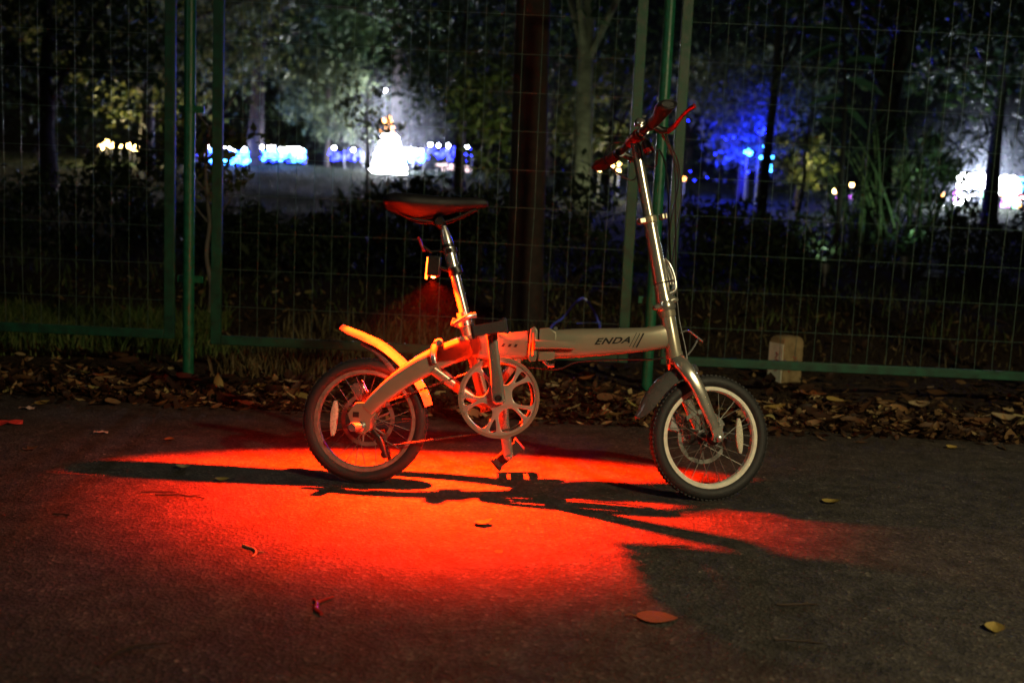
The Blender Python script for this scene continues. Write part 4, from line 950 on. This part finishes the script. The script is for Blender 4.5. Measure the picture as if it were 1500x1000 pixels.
def strip(px0, px1, py, hpx, Y, n, col, label, name='light_strip', whites=0, r=.022, fill=1):
    a = at(px0, py, Y); b_ = at(px1, py + (px1 - px0) * .045 * 0, Y); x0, x1 = a.x, b_.x; c = Vector(((x0 + x1) / 2, Y, gz((x0 + x1) / 2, Y)))
    zz = at((px0 + px1) / 2, py, Y).z - c.z; s = Y / FPX; h = hpx * s
    root = empty(name, c, label, 'string lights')
    m = MB(); L = x1 - x0
    k = max(2, int(L / .8))
    for i in range(k + 1): m.tube([(-L / 2 + L * i / k, 0, -.03), (-L / 2 + L * i / k, 0, zz + h / 2)], .012, 6)
    m.tube([(-L / 2, 0, zz), (L / 2, 0, zz)], .008, 6); m.build('support', 'lampmetal', root)
    m = MB(); bulbs(m, [(random.uniform(-L / 2, L / 2), random.uniform(-.15, .1), zz + random.uniform(-h / 2, h / 2)) for _ in range(n)], (r * .7, r * 1.3)); m.build('bulbs', E_[col], root)
    if col == 'c':
        m = MB(); bulbs(m, [(random.uniform(-L / 2, L / 2), random.uniform(-.15, .1), zz + random.uniform(-h / 1.7, h / 2)) for _ in range(n)], (r * .7, r * 1.3)); m.build('blue_bulbs', E_['b'], root)
    if whites:
        few([(-L / 2 + L * (i + .5) / whites + random.gauss(0, .02), -.12, zz + h * .5 + random.uniform(-.01, .03)) for i in range(whites)], .035, 'w', root, 'globe_bulb')
    return root
strip(306, 372, 229, 20, 24, 190, 'c', 'bright cyan strip of lights right of the left posts', whites=9, r=.03)
strip(377, 448, 227, 16, 24, 130, 'c', 'cyan strip of lights with white globes left of the light tree', whites=13, r=.024)
strip(478, 532, 228, 16, 24.5, 60, 'b', 'blue lights just left of the white light tree', whites=2, r=.022)
strip(588, 622, 229, 16, 24.5, 60, 'c', 'cyan lights just right of the white light tree', whites=4, r=.024)
strip(622, 692, 226, 20, 24.8, 60, 'b', 'sparse blue lights left of the thick trunk', whites=5, r=.022)
strip(275, 300, 228, 12, 24, 14, 'b', 'few blue and white lights between the left fence posts', whites=4, r=.022)
strip(640, 690, 245, 10, 23, 26, 'k', 'dim pinkish lights low beside the thick trunk', r=.03)
def globes(px, py, Y, col, label, group, r=.05):
    p = at(px, py, Y); g = gz(p.x, Y); root = empty('globe_lamp', (p.x, Y, g), label, 'lamp', group)
    m = MB(); m.tube([(0, 0, -.03), (0, 0, p.z - g - r * .8)], .012, 6); m.build('pole', 'lampmetal', root)
    m = MB(); m.ball((0, 0, p.z - g), r, 6); m.build('globe', E_[col], root)
gl = [(148, 216), (156, 209), (163, 213), (176, 214), (190, 214), (197, 217), (205, 218), (215, 214), (220, 220), (253, 232)]
gn = ['leftmost yellow globe lamp of the left row', 'second yellow globe lamp from the left edge', 'third yellow globe lamp from the left edge', 'small yellow globe lamp in the gap of the left row', 'yellow globe lamp starting the middle run of the left row', 'sixth yellow globe lamp from the left edge', 'seventh yellow globe lamp from the left edge', 'raised yellow globe lamp near the left posts', 'last yellow globe lamp before the left posts', 'lone low yellow lamp between the left fence posts']
for (a, b), l in zip(gl, gn): globes(a, b, 23, 'y', l, 'yellow globe lamps at the left', .058 if a not in (176, 253) else .035)
for a, b, c, l in ((878, 248, 'y', 'small warm lamp left of the grip end'), (887, 246, 'y', 'small warm lamp under the left grip'), (897, 242, 'y', 'largest warm lamp under the handlebar'), (907, 241, 'y', 'highest small warm lamp under the handlebar'), (906, 251, 'y', 'lowest warm lamp beside the stem'), (1002, 262, 'o', 'dim orange lamp right of the cables'), (1230, 270, 'y', 'warm lamp left of the cane clump'), (1248, 271, 'y', 'second warm lamp left of the cane clump'), (1223, 280, 'y', 'low warm lamp left of the cane clump'), (564, 133, 'w', 'small white lamp high above the light tree')):
    globes(a, b, 19 if a != 564 else 25, c, l, 'small distant lamps', .035)
def right_lights():
    Y = 21; s = Y / FPX
    specs = [('white light arch at the right with violet edge', 1432, 262, [('w', 110, 1402, 1456, 256, 275, .04), ('p', 14, 1397, 1408, 276, 292, .03), ('w', 26, 1400, 1420, 286, 302, .035), ('o', 4, 1395, 1402, 303, 307, .02), ('g', 5, 1438, 1446, 283, 289, .025), ('g', 3, 1440, 1446, 298, 303, .02), ('w', 3, 1412, 1430, 282, 290, .025)]),
             ('white light box at the right edge', 1476, 268, [('w', 70, 1465, 1489, 260, 283, .035), ('o', 10, 1467, 1480, 283, 287, .025), ('p', 14, 1467, 1477, 290, 303, .025)]),
             ('mixed coloured lights at the very right edge', 1495, 285, [('c', 16, 1490, 1500, 262, 280, .03), ('r', 10, 1491, 1498, 283, 290, .028), ('w', 10, 1482, 1499, 286, 298, .03), ('g', 6, 1481, 1490, 300, 308, .025), ('o', 8, 1490, 1500, 300, 308, .025)]),
             ('tiny orange and white lights left of the right arch', 1381, 292, [('o', 3, 1379, 1383, 283, 288, .025), ('w', 3, 1378, 1381, 299, 304, .025)]),
             ('tiny violet lights left of the cane clump', 1236, 288, [('p', 3, 1225, 1229, 286, 293, .02), ('p', 3, 1245, 1249, 286, 292, .02)])]
    for lb, px, py, parts in specs:
        c = at(px, py, Y); c.z = gz(c.x, Y); root = empty('light_display', c, lb, 'light display')
        m = MB(); zt = at(px, py, Y).z - c.z
        for dx in (-.15, .15): m.tube([(dx, .1, -.03), (dx, .1, zt)], .012, 6)
        m.tube([(-.15, .1, zt), (.15, .1, zt)], .01, 6); m.build('support', 'lampmetal', root)
        for col, n, x0, x1, y0, y1, r in parts:
            P = [at(random.uniform(x0, x1), random.uniform(y0, y1), Y + random.uniform(-.1, .1)) - c for _ in range(n)]
            if n <= 16: few(P, r, col, root); continue
            m = MB(); bulbs(m, P, r); m.build('bulbs', E_[col], root)
    lamp('right_display_glow', at(1430, 262, Y - .8), 420, (.7, .82, 1), .3)
right_lights()
def blue_tree_lights():
    Y = 19; c = at(1110, 235, Y); c.z = gz(c.x, Y); root = empty('blue_light_cluster', c, 'bright blue light cluster at the foot of the blue lit tree', 'string lights')
    m = MB(); m.tube([(0, 0, -.03), (0, 0, 1.4)], .012, 6); m.tube([(-.2, 0, -.03), (-.2, 0, .9)], .012, 6); m.build('support', 'lampmetal', root)
    m = MB(); bulbs(m, [at(1098 + random.gauss(0, 3), 224 + random.gauss(0, 2), Y) - c for _ in range(10)] + [at(1123 + random.gauss(0, 3), random.uniform(212, 250), Y) - c for _ in range(26)], (.018, .03)); m.build('cyan_bulbs', E_['c'], root)
    m = MB(); bulbs(m, [at(random.gauss(1065, 24), random.uniform(150, 270), Y + random.uniform(-.2, .4)) - c for _ in range(8)] + [at(1123 + random.gauss(0, 5), random.uniform(165, 255), Y) - c for _ in range(22)], (.010, .024)); m.build('blue_bulbs', E_['b'], root)
    lamp('blue_tree_glow', at(1075, 235, Y + .2), 460, (.006, .012, 1), .15); lamp('blue_tree_glow', at(1118, 190, Y + .2), 300, (.006, .012, 1), .15)
blue_tree_lights()
lamp('blue_strip_glow', at(345, 226, 23.4), 90, (.08, .2, 1), .3); lamp('blue_strip_glow', at(415, 226, 23.4), 45, (.1, .25, 1), .3)
lamp('blue_strip_glow', at(650, 226, 24), 30, (.1, .2, 1), .3)
lamp('yellow_lamp_glow', at(185, 195, 21.6), 260, (1, .8, .4), .3); lamp('warm_lamp_glow', at(892, 244, 18), 90, (1, .9, .45), .2)
lamp('warm_lamp_glow', at(1200, 255, 17.3), 35, (1, .9, .5), .2)
def flood(px, py, Y, e, col, label):
    "small garden flood lamp on a spike, turned up into the plants"
    p = at(px, py, Y); g = gz(p.x, Y); root = empty('garden_flood_lamp', (p.x, Y, g), label, 'flood lamp')
    m = MB(); m.tube([(0, 0, -.03), (0, 0, .1)], .01, 6); m.lathe((0, 0, .1), (0, .5, 1), [(0, .02), (.08, .05), (.085, .045)], 16); m.build('housing', 'lampmetal', root)
    d = bpy.data.lights.new('flood_beam', 'SPOT'); d.energy = e; d.color = col; d.spot_size = rad(120); d.spot_blend = .7; d.shadow_soft_size = .04
    o = bpy.data.objects.new('flood_beam', d); COL.objects.link(o); o.location = (p.x, Y + .06, g + .22); o.rotation_euler = (rad(180 - 24), 0, 0)
flood(1345, 300, 15.8, 60, (.5, 1, .65), 'green garden flood lamp behind the canes')
flood(1330, 330, 9.3, 13, (.6, 1, .7), 'green garden flood lamp at the foot of the canes')
flood(690, 300, 11.5, 30, (.85, 1, .55), 'garden flood lamp in the bushes beside the thick trunk')
flood(880, 310, 10.4, 30, (.8, 1, .5), 'garden flood lamp in the bushes behind the handlebar')
flood(1215, 320, 8.8, 7, (.75, 1, .7), 'garden flood lamp below the broad leaf plant')

# street lamps of the path, behind and beside the camera
def street_lamp(x, y, h, e, col, label, aim):
    r = empty('street_lamp', (x, y, 0), label, 'street lamp')
    m = MB(); m.lathe((0, 0, 0), (0, 0, 1), [(0, .09), (.05, .09), (.06, .05), (h, .035)], 20); m.tube([(0, 0, h - .02), (0, .1, h + .05), (0, .45, h + .08)], .025, 10, smooth=3); m.build('pole', 'lampmetal', r)
    m = MB(); m.box((0, .6, h + .08), (.16, .42, .07)); m.build('lamp_head', 'lampmetal', r, bevel=.01)
    m = MB(); m.box((0, .6, h + .042), (.12, .34, .006)); m.build('diffuser', E_['y'], r)
    d = bpy.data.lights.new('street_lamp_light', 'SPOT'); d.energy = e; d.color = col; d.spot_size = rad(84); d.spot_blend = 1.; d.shadow_soft_size = .10
    o = bpy.data.objects.new('street_lamp_light', d); COL.objects.link(o); o.location = (x, y + .6, h - .05)
    o.rotation_euler = (Vector(aim) - Vector(o.location)).to_track_quat('-Z', 'Y').to_euler()
street_lamp(2.9, -1.2, 2.9, 520, (1, .84, .46), 'warm street lamp on the path, outside the picture at right', (1.5, 2.6, .1))
street_lamp(-6.5, -3.0, 4.5, 70, (.84, .95, .92), 'cool street lamp on the path, outside the picture at left', (.6, 3.2, .6))

# ------------------------------------------------------------------ added glow haze
def haze():  # thin volume added so the lamps get a halo
    m = bpy.data.materials.new('glow haze'); m.use_nodes = True; t = m.node_tree; t.nodes.clear()
    out = t.nodes.new('ShaderNodeOutputMaterial'); v = t.nodes.new('ShaderNodeVolumePrincipled')
    v.inputs['Color'].default_value = (.9, .92, .95, 1); v.inputs['Density'].default_value = .0003; v.inputs['Anisotropy'].default_value = .0
    t.links.new(v.outputs[0], out.inputs['Volume'])
    b = MB(); b.box((0, 40, 6), (125, 145, 14.5)); o = b.build('haze', m, flat=True); tag(o, 'thin added glow haze over the whole place', None, None, 'stuff')
haze()

def bloom(px, py, Y, R_, dens, label):  # volume added round bright lights to imitate lens bloom
    "an added patch of mist round a display, thinning outwards, lit by the bulbs inside it"
    m = bpy.data.materials.new('bloom'); m.use_nodes = True; t = m.node_tree; t.nodes.clear()
    out = t.nodes.new('ShaderNodeOutputMaterial'); v = t.nodes.new('ShaderNodeVolumePrincipled'); v.inputs['Color'].default_value = (.85, .87, 1, 1)
    tc = t.nodes.new('ShaderNodeTexCoord'); g = t.nodes.new('ShaderNodeTexGradient'); g.gradient_type = 'SPHERICAL'; t.links.new(tc.outputs['Object'], g.inputs[0])
    mp = N(t, 'ShaderNodeMath', operation='POWER'); t.links.new(g.outputs['Fac'], mp.inputs[0]); mp.inputs[1].default_value = 1.6
    mu = N(t, 'ShaderNodeMath', operation='MULTIPLY'); t.links.new(mp.outputs[0], mu.inputs[0]); mu.inputs[1].default_value = dens
    t.links.new(mu.outputs[0], v.inputs['Density']); t.links.new(v.outputs[0], out.inputs['Volume'])
    b = MB(); b.ball((0, 0, 0), 1.0, 12); o = b.build('bloom', m); o.location = at(px, py, Y); o.scale = (R_, R_, R_); tag(o, label, 'bloom', None, 'stuff')
bloom(568, 205, 23.5, 1.9, .10, 'added mist glowing around the white light sculpture')
bloom(1440, 265, 20.3, 1.9, .10, 'added bluish mist glowing around the lights at the right edge')
